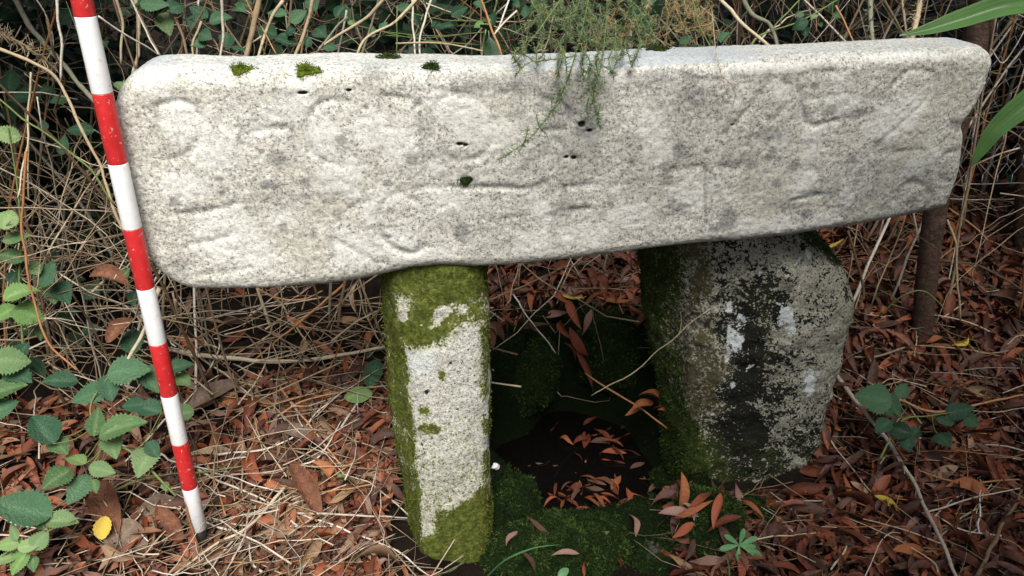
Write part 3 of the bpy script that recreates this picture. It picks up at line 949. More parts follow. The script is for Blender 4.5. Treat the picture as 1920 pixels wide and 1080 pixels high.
k = NT('weathered_stake_bark', .75, .25)
cs = k.ramp(k.noise(30, 6, .7), [(.3, (.045, .026, .017)), (.6, (.10, .060, .042)), (.8, (.19, .13, .10))])
cs = k.mix(k.ramp(k.voro(60, 'DISTANCE_TO_EDGE'), [(.02, .6), (.12, 0.0)]), cs, (.03, .018, .012))
M['stake'] = k.done(cs, k.bump(k.noise(60, 6, .75), .008, .9))
def stake(pts, rad, label):
    p = spline(pts, 8)
    mb = MB(p[0])
    mb.tube(p, rad, 18, .5, .02)
    o = obj('wooden_stake', mb.build('wooden_stake', M['stake']), None, label, 'wooden stake')
    o.location = [float(v) for v in p[0]]
    return o
stake([P(1722, 690, 1.60), P(1750, 420, 1.60), P(1800, 200, 1.60), P(1840, 30, 1.60), P(1862, -160, 1.58)], [.023, .023, .025, .026, .026], 'brown round wooden stake standing behind the lintel end')
stake([P(1915, 520, 1.85), P(1921, 380, 1.85), P(1935, 120, 1.85), P(1950, -120, 1.85)], [.022, .022, .022], 'reddish brown stake at the edge of the picture beyond the strap leaves')
k = NT('dull_zinc_wire', .5, .5)
k.b.inputs['Metallic'].default_value = .4
k.done((.22, .23, .24))
net = empty('wire_netting', P(1880, 130, 1.72), 'slack hexagonal wire netting strung beyond the wooden stake', 'wire netting')
no = np.array(P(1880, 130, 1.72))
mb = MB(no)
cw, ch = .052, .045
x0, z0n = P(1846, 130, 1.72)[0], .50
def npt(x, z): 
    return np.array([x, 1.72 + .05 * math.sin(x * 9 + z * 5) + .12 * (x - x0), z - .18 * (x - x0)])
for r_ in range(16):
    for c_ in range(16):
        x = x0 + c_ * cw + (r_ % 2) * cw / 2
        z = z0n + r_ * ch
        a_, b_, c2 = npt(x, z), npt(x, z + ch * .45), None
        mb.tube([a_, b_], .0011, 4)
        mb.tube([b_, npt(x - cw / 2, z + ch)], .0008, 4)
        mb.tube([b_, npt(x + cw / 2, z + ch)], .0008, 4)
obj('netting', mb.build('netting', k.m), net, kind='stuff')
for zz in (z0n + 16 * ch, z0n):
    mb = MB(no)
    mb.tube([npt(x0 + q * .06, zz) for q in range(15)], .0015, 5)
    obj('wire', mb.build('wire', k.m), net)

# ------------------------------------------------------------------ leaf meshes
def leaf_grid(rows, half, zf, curl=0.0, bend=0.0, twist=0.0, cols=(-1, -.5, 0, .5, 1), serr=0.0, veins=0.0):
    """leaf along +X from 0 to 1; half(t): half width"""
    V, vein = [], []
    for r_ in range(rows + 1):
        t = r_ / rows
        w_ = half(t) * (1 + (serr if r_ % 2 else -serr) * (0 < t < 1))
        ang = twist * t
        for c_ in cols:
            wx = c_ * w_ if abs(c_) == 1 else c_ * half(t)
            z_ = zf * abs(wx) + curl * (wx / .2) ** 2 * .1 + bend * (t - .5) ** 2 * -1 + bend * .25
            if veins: z_ += veins * math.sin(t * 26 - abs(wx) * 28) * abs(c_)
            x_ = t - .05 * serr * abs(c_)
            yy, zz = wx * math.cos(ang) - z_ * math.sin(ang), wx * math.sin(ang) + z_ * math.cos(ang)
            V.append((x_, yy, zz))
            vein.append(1.0 if c_ == 0 else 0.0)
    nc = len(cols)
    Q = [[r_ * nc + c_, (r_ + 1) * nc + c_, (r_ + 1) * nc + c_ + 1, r_ * nc + c_ + 1] for r_ in range(rows) for c_ in range(nc - 1)]
    return np.array(V), np.array(Q), np.array(vein)

def h_willow(t): return .105 * (math.sin(math.pi * min(1, t * 1.02)) ** .75 if 0 < t < .98 else 0.0) * (1.15 - .45 * t) + .004
def h_bram(t): return .36 * (math.sin(math.pi * t ** .82) ** .8 if 0 < t < 1 else 0.0) * (1.1 - .3 * t) + .004
def h_oval(t): return .30 * (math.sin(math.pi * t) ** .7 if 0 < t < 1 else 0.0) + .004
WILLOW = []
for q in range(10):
    V, Q, v = leaf_grid(8, lambda t, s_=.8 + .08 * q: h_willow(t) * s_, R(.1, .9), R(-.6, 1.3), R(-.9, .9), R(-2.0, 2.0), cols=(-1, 0, 1))
    WILLOW.append((V, Q))
BRAM = []
for q in range(6):
    V, Q, v = leaf_grid(22, lambda t, s_=.85 + .07 * q: h_bram(t) * s_, R(.05, .3), R(-.05, .1), R(-.25, .45), R(-.35, .35), serr=.10, veins=.003)
    BRAM.append((V, Q, v))
bram_me = {}
def bram_mesh(v, mk):
    if (v, mk) not in bram_me:
        V, Q, vn_ = BRAM[v]
        bram_me[(v, mk)] = mesh('leaf', V, [Q], M[mk], True, {'vein': vn_})
    return bram_me[(v, mk)]
will_me = {}
def will_mesh(v, col):
    if (v, col) not in will_me:
        V, Q = WILLOW[v]
        will_me[(v, col)] = mesh('fallen_leaf', V, [Q], M['litter ' + col], True)
    return will_me[(v, col)]

def frame(loc, d, nrm, scale):
    d = Vector(d).normalized()
    n_ = Vector(nrm)
    n_ = (n_ - d * n_.dot(d)).normalized()
    s_ = n_.cross(d)
    m = Matrix((d, s_, n_)).transposed().to_4x4()
    return Matrix.Translation(Vector(loc)) @ m @ Matrix.Diagonal((scale, scale, scale, 1))

ORD = ['first', 'second', 'third', 'fourth', 'fifth', 'sixth', 'seventh', 'eighth', 'ninth', 'tenth', 'eleventh', 'twelfth', 'thirteenth', 'fourteenth', 'fifteenth', 'sixteenth', 'seventeenth', 'eighteenth', 'nineteenth', 'twentieth', 'twenty-first', 'twenty-second', 'twenty-third', 'twenty-fourth', 'twenty-fifth', 'twenty-sixth', 'twenty-seventh', 'twenty-eighth']
def rank_labels(items):
    """items: (object, phrase, px); same phrase -> ordinal from the left"""
    by = {}
    for it in items: by.setdefault(it[1], []).append(it)
    for ph, v in by.items():
        v.sort(key=lambda e: e[2])
        for n_, e in enumerate(v):
            if len(v) == 1: e[0]['label'] = ph
            elif n_ == len(v) - 1: e[0]['label'] = ph + ', the rightmost one'
            elif n_ == 0: e[0]['label'] = ph + ', the leftmost one'
            else: e[0]['label'] = ph + ', ' + ORD[min(n_, 27)] + ' from the left'

# ------------------------------------------------------------------ brambles: (centre px, py, length px, direction deg in view, forward distance, leaf kind)
def bramble(label, leaves, stem_pts, stem_mat, group=None, name='bramble', stem_r=.0022, cat='bramble'):
    sp = spline([P(*p) for p in stem_pts], 8)
    o0 = sp[0]
    root = empty(name, o0, label, cat, group)
    mb = MB(o0)
    mb.tube(sp, [stem_r, stem_r * .8, stem_r * .5], 6, R(.2, .9), .1)
    if leaves[0][4] >= 1.42:
        leaves = [(a_, b_, c_ * .72, d_, e_, f_) for a_, b_, c_, d_, e_, f_ in leaves]
        leaves += [(a_ + R(-45, 45), b_ + R(-30, 30), c_ * R(.6, .95), R(0, 360), e_ + R(.02, .15), f_ if f_ != 'bramble_bright' else 'bramble_dark') for a_, b_, c_, d_, e_, f_ in leaves[::2]]
    for (px, py, sz, ang, Yd, mk) in leaves:
        c = P(px, py, Yd)
        depth = (c - CAM) @ FW
        L_ = sz / FPX * depth * (.92 if 'dim' in label else .97)
        a_ = math.radians(ang)
        tc = (CAM - c) / np.linalg.norm(CAM - c)
        n_ = .62 * tc + np.array([-.1, 0, .55]) + rng.normal(0, .22, 3)
        d = math.cos(a_) * RT + math.sin(a_) * UP
        n_ /= np.linalg.norm(n_)
        d = d - n_ * (d @ n_)
        d /= np.linalg.norm(d)
        base_ = c - d * L_ * .5
        o = obj('leaf', bram_mesh(rnd.randrange(6), mk), root, M=Matrix.Translation(Vector(-o0)) @ frame(base_, d, n_, L_))
        # leaf stalk back to the nearest point of the stem
        k_ = np.argmin(np.linalg.norm(sp - base_, axis=1))
        if np.linalg.norm(sp[k_] - base_) < .25:
            mid = (sp[k_] + base_) / 2 + np.array([0, 0, -.008])
            mb.tube(spline([sp[k_], mid, base_], 4), .0009, 4, .5)
    obj('stem', mb.build('stem', M[stem_mat]), root)
    return root

B, D_, Y_ = 'bramble', 'bramble_dark', 'bramble_bright'
bramble('bright green bramble spray at the edge of the picture beside the red and white pole',
        [(10, 252, 52, 170, 1.30, Y_), (15, 412, 48, 80, 1.22, Y_), (32, 446, 52, 20, 1.22, B), (18, 480, 55, 190, 1.22, B), (90, 512, 58, 70, 1.25, D_), (120, 550, 52, -60, 1.27, D_), (40, 553, 62, 40, 1.18, Y_), (8, 590, 52, 230, 1.18, Y_), (54, 590, 56, -10, 1.18, Y_), (98, 552, 50, -80, 1.27, B), (75, 624, 34, -90, 1.2, B), (66, 503, 36, 120, 1.25, B), (25, 520, 34, 60, 1.25, D_)],
        [(46, 690, 1.15), (40, 600, 1.19), (36, 520, 1.22), (40, 440, 1.23), (30, 330, 1.27), (15, 240, 1.30)], 'green_twig')
bramble('bramble spray of broad dull green leaves by the picture edge, half way up',
        [(22, 678, 66, 10, 1.13, B), (12, 735, 80, 30, 1.10, B), (36, 705, 60, -30, 1.13, D_), (6, 770, 62, 60, 1.08, 'bramble_dark'), (44, 658, 40, 70, 1.16, D_), (70, 690, 50, -50, 1.18, D_)],
        [(-30, 840, 1.05), (0, 760, 1.10), (20, 710, 1.12), (50, 660, 1.16)], 'green_twig')
bramble('large green bramble spray with spotted trifoliate leaves beside the pole',
        [(112, 716, 62, 200, 1.16, D_), (172, 738, 78, 220, 1.14, D_), (205, 728, 62, -70, 1.14, D_), (243, 697, 80, 10, 1.16, D_), (282, 712, 62, -60, 1.17, D_), (180, 790, 60, 85, 1.10, B), (232, 805, 92, 25, 1.09, B), (212, 838, 66, -70, 1.085, B), (80, 806, 78, 120, 1.09, D_), (112, 838, 50, -50, 1.08, B), (140, 864, 44, 150, 1.07, Y_), (107, 898, 62, 240, 1.06, B), (146, 918, 70, 250, 1.06, D_), (192, 881, 54, -15, 1.06, B), (177, 912, 30, -80, 1.07, B), (277, 768, 62, 160, 1.13, D_), (272, 868, 70, -100, 1.07, B), (287, 843, 42, -50, 1.085, D_), (310, 913, 26, -70, 1.06, B), (250, 760, 40, 190, 1.13, D_)],
        [(330, 930, 1.04), (250, 850, 1.08), (190, 820, 1.09), (170, 760, 1.12), (215, 690, 1.17)], 'green_twig')
bramble('low pale green bramble shoot in the bottom corner beside the yellow leaf',
        [(42, 953, 108, 175, 1.02, D_), (118, 980, 58, 10, 1.02, B), (76, 976, 40, 110, 1.02, B), (58, 1022, 46, 20, .99, Y_), (16, 1020, 50, 200, .99, Y_), (38, 1055, 52, 250, .98, Y_), (10, 1050, 44, 220, .98, Y_), (76, 1012, 42, 60, 1.0, B), (62, 1058, 34, -80, .98, B), (26, 998, 34, 120, 1.0, B)],
        [(-40, 1090, .97), (20, 1030, .99), (80, 1000, 1.01), (140, 975, 1.02)], 'green_twig')
bramble('few dull bramble leaves showing behind the pole below the lintel end',
        [(232, 515, 32, 60, 1.30, B), (228, 165, 34, -70, 1.30, B), (252, 560, 34, -90, 1.28, D_), (338, 690, 54, 20, 1.25, D_), (342, 715, 44, -40, 1.24, B), (340, 775, 46, 190, 1.20, B), (276, 440, 26, -80, 1.3, Y_), (300, 495, 20, -70, 1.3, Y_), (250, 640, 60, 100, 1.30, D_)],
        [(330, 800, 1.2), (310, 690, 1.25), (260, 540, 1.29), (240, 300, 1.31), (232, 150, 1.31)], 'green_twig')
bramble('dark bramble leaves deep in the hedge beyond the top of the pole',
        [(150, 246, 68, 190, 1.42, D_), (36, 186, 62, 200, 1.55, D_), (20, 150, 70, 90, 1.6, D_), (60, 175, 60, -40, 1.6, D_), (8, 30, 60, 60, 1.6, D_), (25, 5, 60, 30, 1.6, D_), (130, 30, 60, 40, 1.6, D_), (190, 90, 60, 60, 1.6, D_), (110, 190, 50, 200, 1.5, D_), (80, 235, 46, 100, 1.5, D_)],
        [(60, 420, 1.5), (80, 260, 1.52), (90, 120, 1.6), (60, -20, 1.65)], 'brown_twig')
bramble('dark green bramble leaves above the lintel beside the pole top',
        [(290, 8, 76, 0, 1.48, D_), (312, 46, 66, -70, 1.5, 'bramble'), (330, 15, 60, 40, 1.5, D_), (372, 22, 60, 150, 1.55, D_), (386, 68, 52, -30, 1.5, D_), (372, 84, 46, 200, 1.5, D_), (415, 38, 62, 20, 1.55, D_), (450, 20, 52, -40, 1.55, D_), (425, 78, 50, -90, 1.5, D_), (450, 92, 44, 10, 1.48, D_), (500, 60, 56, 160, 1.56, D_), (280, 128, 24, 40, 1.35, Y_), (306, 112, 24, 20, 1.35, 'bramble')],
        [(300, 180, 1.42), (340, 90, 1.5), (380, 20, 1.55), (400, -40, 1.6)], 'brown_twig')
bramble('dark bramble leaves among grey stems above the two lintel moss cushions',
        [(560, 30, 56, 30, 1.6, D_), (602, 62, 54, -50, 1.58, D_), (585, 8, 52, 120, 1.62, D_), (640, 22, 46, 60, 1.6, D_), (530, 78, 44, -20, 1.55, D_), (520, 25, 50, 190, 1.62, D_), (620, 90, 40, 0, 1.52, D_), (545, 60, 40, 220, 1.6, D_)],
        [(560, 140, 1.5), (570, 70, 1.56), (590, 10, 1.62), (600, -40, 1.66)], 'brown_twig')
bramble('bramble leaves with one yellow green leaf behind the middle of the lintel',
        [(898, 48, 30, 200, 1.5, Y_), (925, 36, 50, 80, 1.55, D_), (985, 20, 42, 100, 1.5, D_), (1010, 6, 52, 10, 1.5, D_), (862, 22, 52, 30, 1.6, D_), (960, 8, 44, 150, 1.55, D_), (660, 46, 26, 10, 1.5, Y_), (840, 50, 40, 200, 1.6, D_), (760, 14, 46, 20, 1.62, D_), (900, 10, 44, -60, 1.6, D_), (720, 50, 34, 60, 1.6, D_)],
        [(900, 130, 1.48), (910, 60, 1.53), (930, 10, 1.58), (930, -40, 1.62)], 'green_twig')
bramble('few glossy dark leaves just behind the lintel edge past the gorse',
        [(1286, 74, 40, 30, 1.46, D_), (1360, 70, 40, 50, 1.46, D_), (1500, 48, 46, 190, 1.5, D_), (1510, 62, 36, -80, 1.5, D_), (1562, 10, 34, 60, 1.6, D_), (1570, 30, 26, -40, 1.58, D_), (1528, 32, 22, 20, 1.5, 'bramble')],
        [(1400, 120, 1.44), (1420, 70, 1.48), (1500, 40, 1.52), (1570, 0, 1.6)], 'green_twig')
bramble('dim trailing bramble on the leaf litter beyond the rough boulder',
        [(1636, 748, 74, 170, 1.33, D_), (1668, 762, 60, -50, 1.33, D_), (1692, 732, 40, 60, 1.35, D_), (1686, 806, 48, 160, 1.27, D_), (1716, 810, 38, 60, 1.27, D_), (1702, 832, 36, -80, 1.25, D_), (1800, 772, 58, 10, 1.31, D_), (1768, 788, 38, 120, 1.30, D_), (1770, 826, 44, -70, 1.26, D_), (1655, 800, 40, 220, 1.28, D_), (1820, 790, 34, -40, 1.30, D_)],
        [(1650, 860, 1.24), (1690, 790, 1.29), (1740, 780, 1.30), (1810, 770, 1.32)], 'green_twig')

# ------------------------------------------------------------------ strap leaved plant at the right
k = NT('strap_leaf_green', .38, .4)
cc = k.ramp(k.noise(22, 3, .5), [(.3, (.05, .15, .03)), (.7, (.10, .23, .055))])
cc = k.mix(k.math('MULTIPLY', k.attr('vein'), .35), cc, (.19, .32, .10))
cc = k.mix(k.ramp(k.math('ADD', k.attr('tip'), k.math('MULTIPLY', k.noise(60, 4, .7), .25)), [(1.0, 0.0), (1.14, .9)]), cc, (.30, .20, .07))
cc = k.mix(k.ramp(k.noise(130, 4, .7), [(.62, 0.0), (.70, .5)]), cc, (.24, .24, .10))
M['strap'] = k.done(cc, k.bump(k.noise(90, 2), .001, .3), None, .25)
def strap(root, o0, pts, wid, face_n):
    c = spline([P(*p) for p in pts], 10)
    tan = np.gradient(c, axis=0)
    tan /= np.linalg.norm(tan, axis=1)[:, None]
    sd_ = np.cross(tan, face_n)
    sd_ /= np.linalg.norm(sd_, axis=1)[:, None]
    nn = np.cross(sd_, tan)
    n = len(c)
    wd = np.interp(np.linspace(0, 1, n), np.linspace(0, 1, len(wid)), wid)[:, None]
    cols = np.linspace(-1, 1, 13)
    V = np.stack([c + nn * (.0004 * (k_ % 2)) + sd_ * wd * q_ + nn * wd * .35 * abs(q_) for k_, q_ in enumerate(cols)], 1).reshape(-1, 3)
    V = np.vstack([V, V - np.repeat(nn, 13, 0) * .0006])
    m = n * 13
    Q = []
    for r_ in range(n - 1):
        for q_ in range(12):
            a_ = r_ * 13 + q_
            Q.append([a_, a_ + 1, a_ + 14, a_ + 13])
            Q.append([a_ + m, a_ + m + 13, a_ + m + 14, a_ + m + 1])
    vein = np.tile(np.arange(13) % 2, 2 * n)
    tipt = np.tile(np.repeat(np.linspace(0, 1, n), 13), 2)
    obj('leaf', mesh('strap_leaf', V - o0, [np.array(Q)], M['strap'], True, {'vein': vein, 'tip': tipt}), root)
o0 = P(2080, 700, 1.15)
iris = empty('strap_leaf_plant', o0, 'green plant with two long pointed strap leaves reaching in past the stake', 'plant')
strap(iris, o0, [(2120, 500, 1.15), (2060, 160, 1.13), (1990, 20, 1.11), (1900, 10, 1.10), (1800, 38, 1.10), (1740, 56, 1.10), (1686, 67, 1.10)], [.012, .016, .018, .0165, .013, .008, .0008], np.array([-.2, -.75, .65]))
strap(iris, o0, [(2120, 520, 1.16), (2070, 260, 1.14), (2000, 150, 1.12), (1925, 195, 1.11), (1870, 240, 1.11), (1840, 282, 1.11), (1822, 312, 1.11)], [.012, .016, .019, .018, .013, .008, .0008], np.array([-.5, -.8, .3]))

# ------------------------------------------------------------------ gorse hanging over the lintel
k = NT('gorse_needles', .6, .3)
t = k.math('ADD', k.math('MULTIPLY', k.attr('tint'), .8), k.math('MULTIPLY', k.noise(14, 3), .3))
M['gorse'] = k.done(k.ramp(t, [(.1, (.03, .075, .042)), (.45, (.075, .155, .085)), (.7, (.16, .25, .10)), (.9, (.36, .30, .16))]), None, None, .2)
def gorse(label, stems, name='gorse_bush', needles=26, nl=(.006, .014), mat='gorse', tint=.4, stem_mat='green_twig', r0=.0012):
    o0 = stems[0][0]
    root = empty(name, o0, label, 'gorse')
    nb_ = MB(o0)
    for st in stems:
        sp = spline(st, 7)
        mb = MB(o0)
        mb.tube(sp, [r0, r0 * .4], 4, R(0, 1))
        obj('branch', mb.build('branch', M[stem_mat]), root)
        seg = np.linalg.norm(np.diff(sp, axis=0), axis=1).sum()
        n = int(needles * seg / .05)
        kk = rng.uniform(0, len(sp) - 1.01, n)
        ki = kk.astype(int)
        b = sp[ki] + (sp[ki + 1] - sp[ki]) * (kk - ki)[:, None]
        tn = sp[ki + 1] - sp[ki]
        tn /= np.linalg.norm(tn, axis=1)[:, None]
        d = rng.normal(0, 1, (n, 3)) + .7 * tn
        d /= np.linalg.norm(d, axis=1)[:, None]
        ln = rng.uniform(*nl, n)[:, None]
        sd_ = np.cross(d, rng.normal(0, 1, (n, 3)))
        sd_ /= np.linalg.norm(sd_, axis=1)[:, None]
        wv = sd_ * .0006
        V = np.stack([b - wv, b + wv, b + d * ln, b + np.cross(sd_, d) * .0008], 1).reshape(-1, 3)
        o_ = np.arange(n)[:, None] * 4
        T = np.concatenate([o_ + np.array([[0, 1, 2]]), o_ + np.array([[1, 3, 2]]), o_ + np.array([[3, 0, 2]])])
        nb_.add(V, None, T, np.repeat(np.clip(rng.normal(tint, .24, n), 0, 1), 4))
    obj('needles', nb_.build('needles', M[mat], False), root, kind='stuff')
    return root
def Ppl(l): return [P(*p) for p in l]
gs = [Ppl([(1110, -40, 1.46), (1095, 40, 1.34), (1078, 105, 1.16), (1060, 160, 1.145), (1030, 215, 1.14), (990, 262, 1.14), (935, 300, 1.14)]),
      Ppl([(1140, -30, 1.44), (1135, 60, 1.30), (1125, 130, 1.16), (1112, 180, 1.15), (1120, 215, 1.15), (1125, 240, 1.15)]),
      Ppl([(1050, 0, 1.4), (1000, 70, 1.28), (965, 100, 1.16), (975, 125, 1.15)]),
      Ppl([(1078, 105, 1.16), (1030, 112, 1.17), (990, 118, 1.17), (966, 142, 1.16)]),
      Ppl([(1180, -10, 1.42), (1200, 70, 1.28), (1195, 100, 1.2), (1185, 118, 1.19)]),
      Ppl([(1100, 80, 1.24), (1090, 130, 1.16), (1105, 165, 1.15), (1080, 190, 1.15)]),
      Ppl([(1060, 160, 1.145), (1045, 175, 1.14), (1052, 205, 1.14)]),
      Ppl([(1140, 70, 1.28), (1170, 100, 1.2), (1120, 112, 1.17)])]
for (x, y_, yd) in [(985, 96, 1.2), (1010, 100, 1.19), (1045, 104, 1.18), (1150, 110, 1.17), (1165, 96, 1.2), (1125, 118, 1.165), (1095, 115, 1.165), (1110, 140, 1.155), (1060, 112, 1.17)]:
    for w_ in range(2):
        gs.append([P(x + R(-8, 8), y_ - R(20, 30), yd + .05), P(x + R(-12, 12), y_, yd), P(x + R(-26, 26), y_ + R(14, 40), yd - .012)])
for (x, y_) in [(1110, 185), (1125, 170), (1100, 205), (1122, 215), (1035, 200), (1010, 235), (1068, 160), (985, 262), (1052, 185)]:
    gs.append([P(x + R(-6, 6), y_ - 22, 1.15), P(x, y_, 1.145), P(x + R(-20, 20), y_ + R(12, 26), 1.14)])
for q in range(60):
    x = R(985, 1225); y_ = R(-30, 50)
    yd = R(1.36, 1.6)
    gs.append([P(x, y_, yd + .05), P(x + R(-30, 30), y_ + 25, yd), P(x + R(-50, 50), min(y_ + R(35, 70), 88), yd - R(.02, .08))])
gorse('feathery green gorse sprays drooping over the middle of the lintel', gs, needles=36, tint=.62)
gs = []
for q in range(40):
    x = R(1130, 1330); y_ = R(-30, 40)
    yd = R(1.42, 1.7)
    gs.append([P(x, y_, yd + .05), P(x + R(-30, 30), y_ + 30, yd), P(x + R(-55, 55), y_ + R(45, 85), yd - R(.0, .05))])
gorse('dry tan gorse tangle behind the lintel beside the green sprays', gs, name='dead_gorse', needles=30, tint=.92, stem_mat='orange_twig', nl=(.008, .018))
gorse('thin dry tan tendril hanging down the lintel face', [Ppl([(1335, 20, 1.36), (1342, 92, 1.24), (1352, 140, 1.205), (1368, 190, 1.205), (1384, 225, 1.205), (1362, 268, 1.205)]), Ppl([(1352, 140, 1.205), (1378, 170, 1.2), (1372, 205, 1.2)])], name='dry_tendril', needles=9, tint=.95, stem_mat='tan_twig', nl=(.004, .009), r0=.0007)
def spiky(pts, label, r0, mat='tan_twig', spines=60, sl=(.012, .03)):
    sp = spline(pts, 10)
    root = empty('spiny_dead_branch', sp[0], label, 'dead branch', 'spiny dead gorse branches')
    mb = MB(sp[0])
    mb.tube(sp, [r0, r0 * .7], 7, R(.3, .8), .15)
    obj('stem', mb.build('stem', M[mat]), root)
    mb = MB(sp[0])
    for q in range(spines):
        k_ = rnd.randrange(len(sp) - 1)
        b = sp[k_] + (sp[k_ + 1] - sp[k_]) * rnd.random()
        d = rng.normal(0, 1, 3)
        d /= np.linalg.norm(d)
        l_ = R(*sl)
        mb.tube([b, b + d * l_ * .55 + rng.normal(0, .002, 3), b + d * l_], [.0011, .0008, .0003], 3, R(.2, 1))
    obj('spines', mb.build('spines', M[mat]), root, kind='stuff')
spiky(Ppl([(-40, 40, 1.30), (0, 62, 1.31), (55, 92, 1.33), (105, 130, 1.36)]), 'bristly tan dead gorse branch slanting in at the picture edge beside the pole', .004, 'tan_twig', 130)
spiky(Ppl([(1632, -40, 1.62), (1632, 30, 1.58), (1638, 95, 1.55)]), 'grey upright spiny stem behind the lintel, nearer the gorse', .0055, 'grey_twig', 60, (.01, .025))
spiky(Ppl([(1728, -40, 1.62), (1722, 20, 1.6), (1708, 80, 1.56)]), 'thick spiny stem behind the lintel, nearest to the wooden stake', .0065, 'tan_twig', 60, (.01, .025))
spiky(Ppl([(1685, -40, 1.66), (1694, 20, 1.64), (1702, 80, 1.6)]), 'thin yellowish spiny stem behind the lintel under the strap leaf tip', .003, 'tan_twig', 40, (.008, .02))

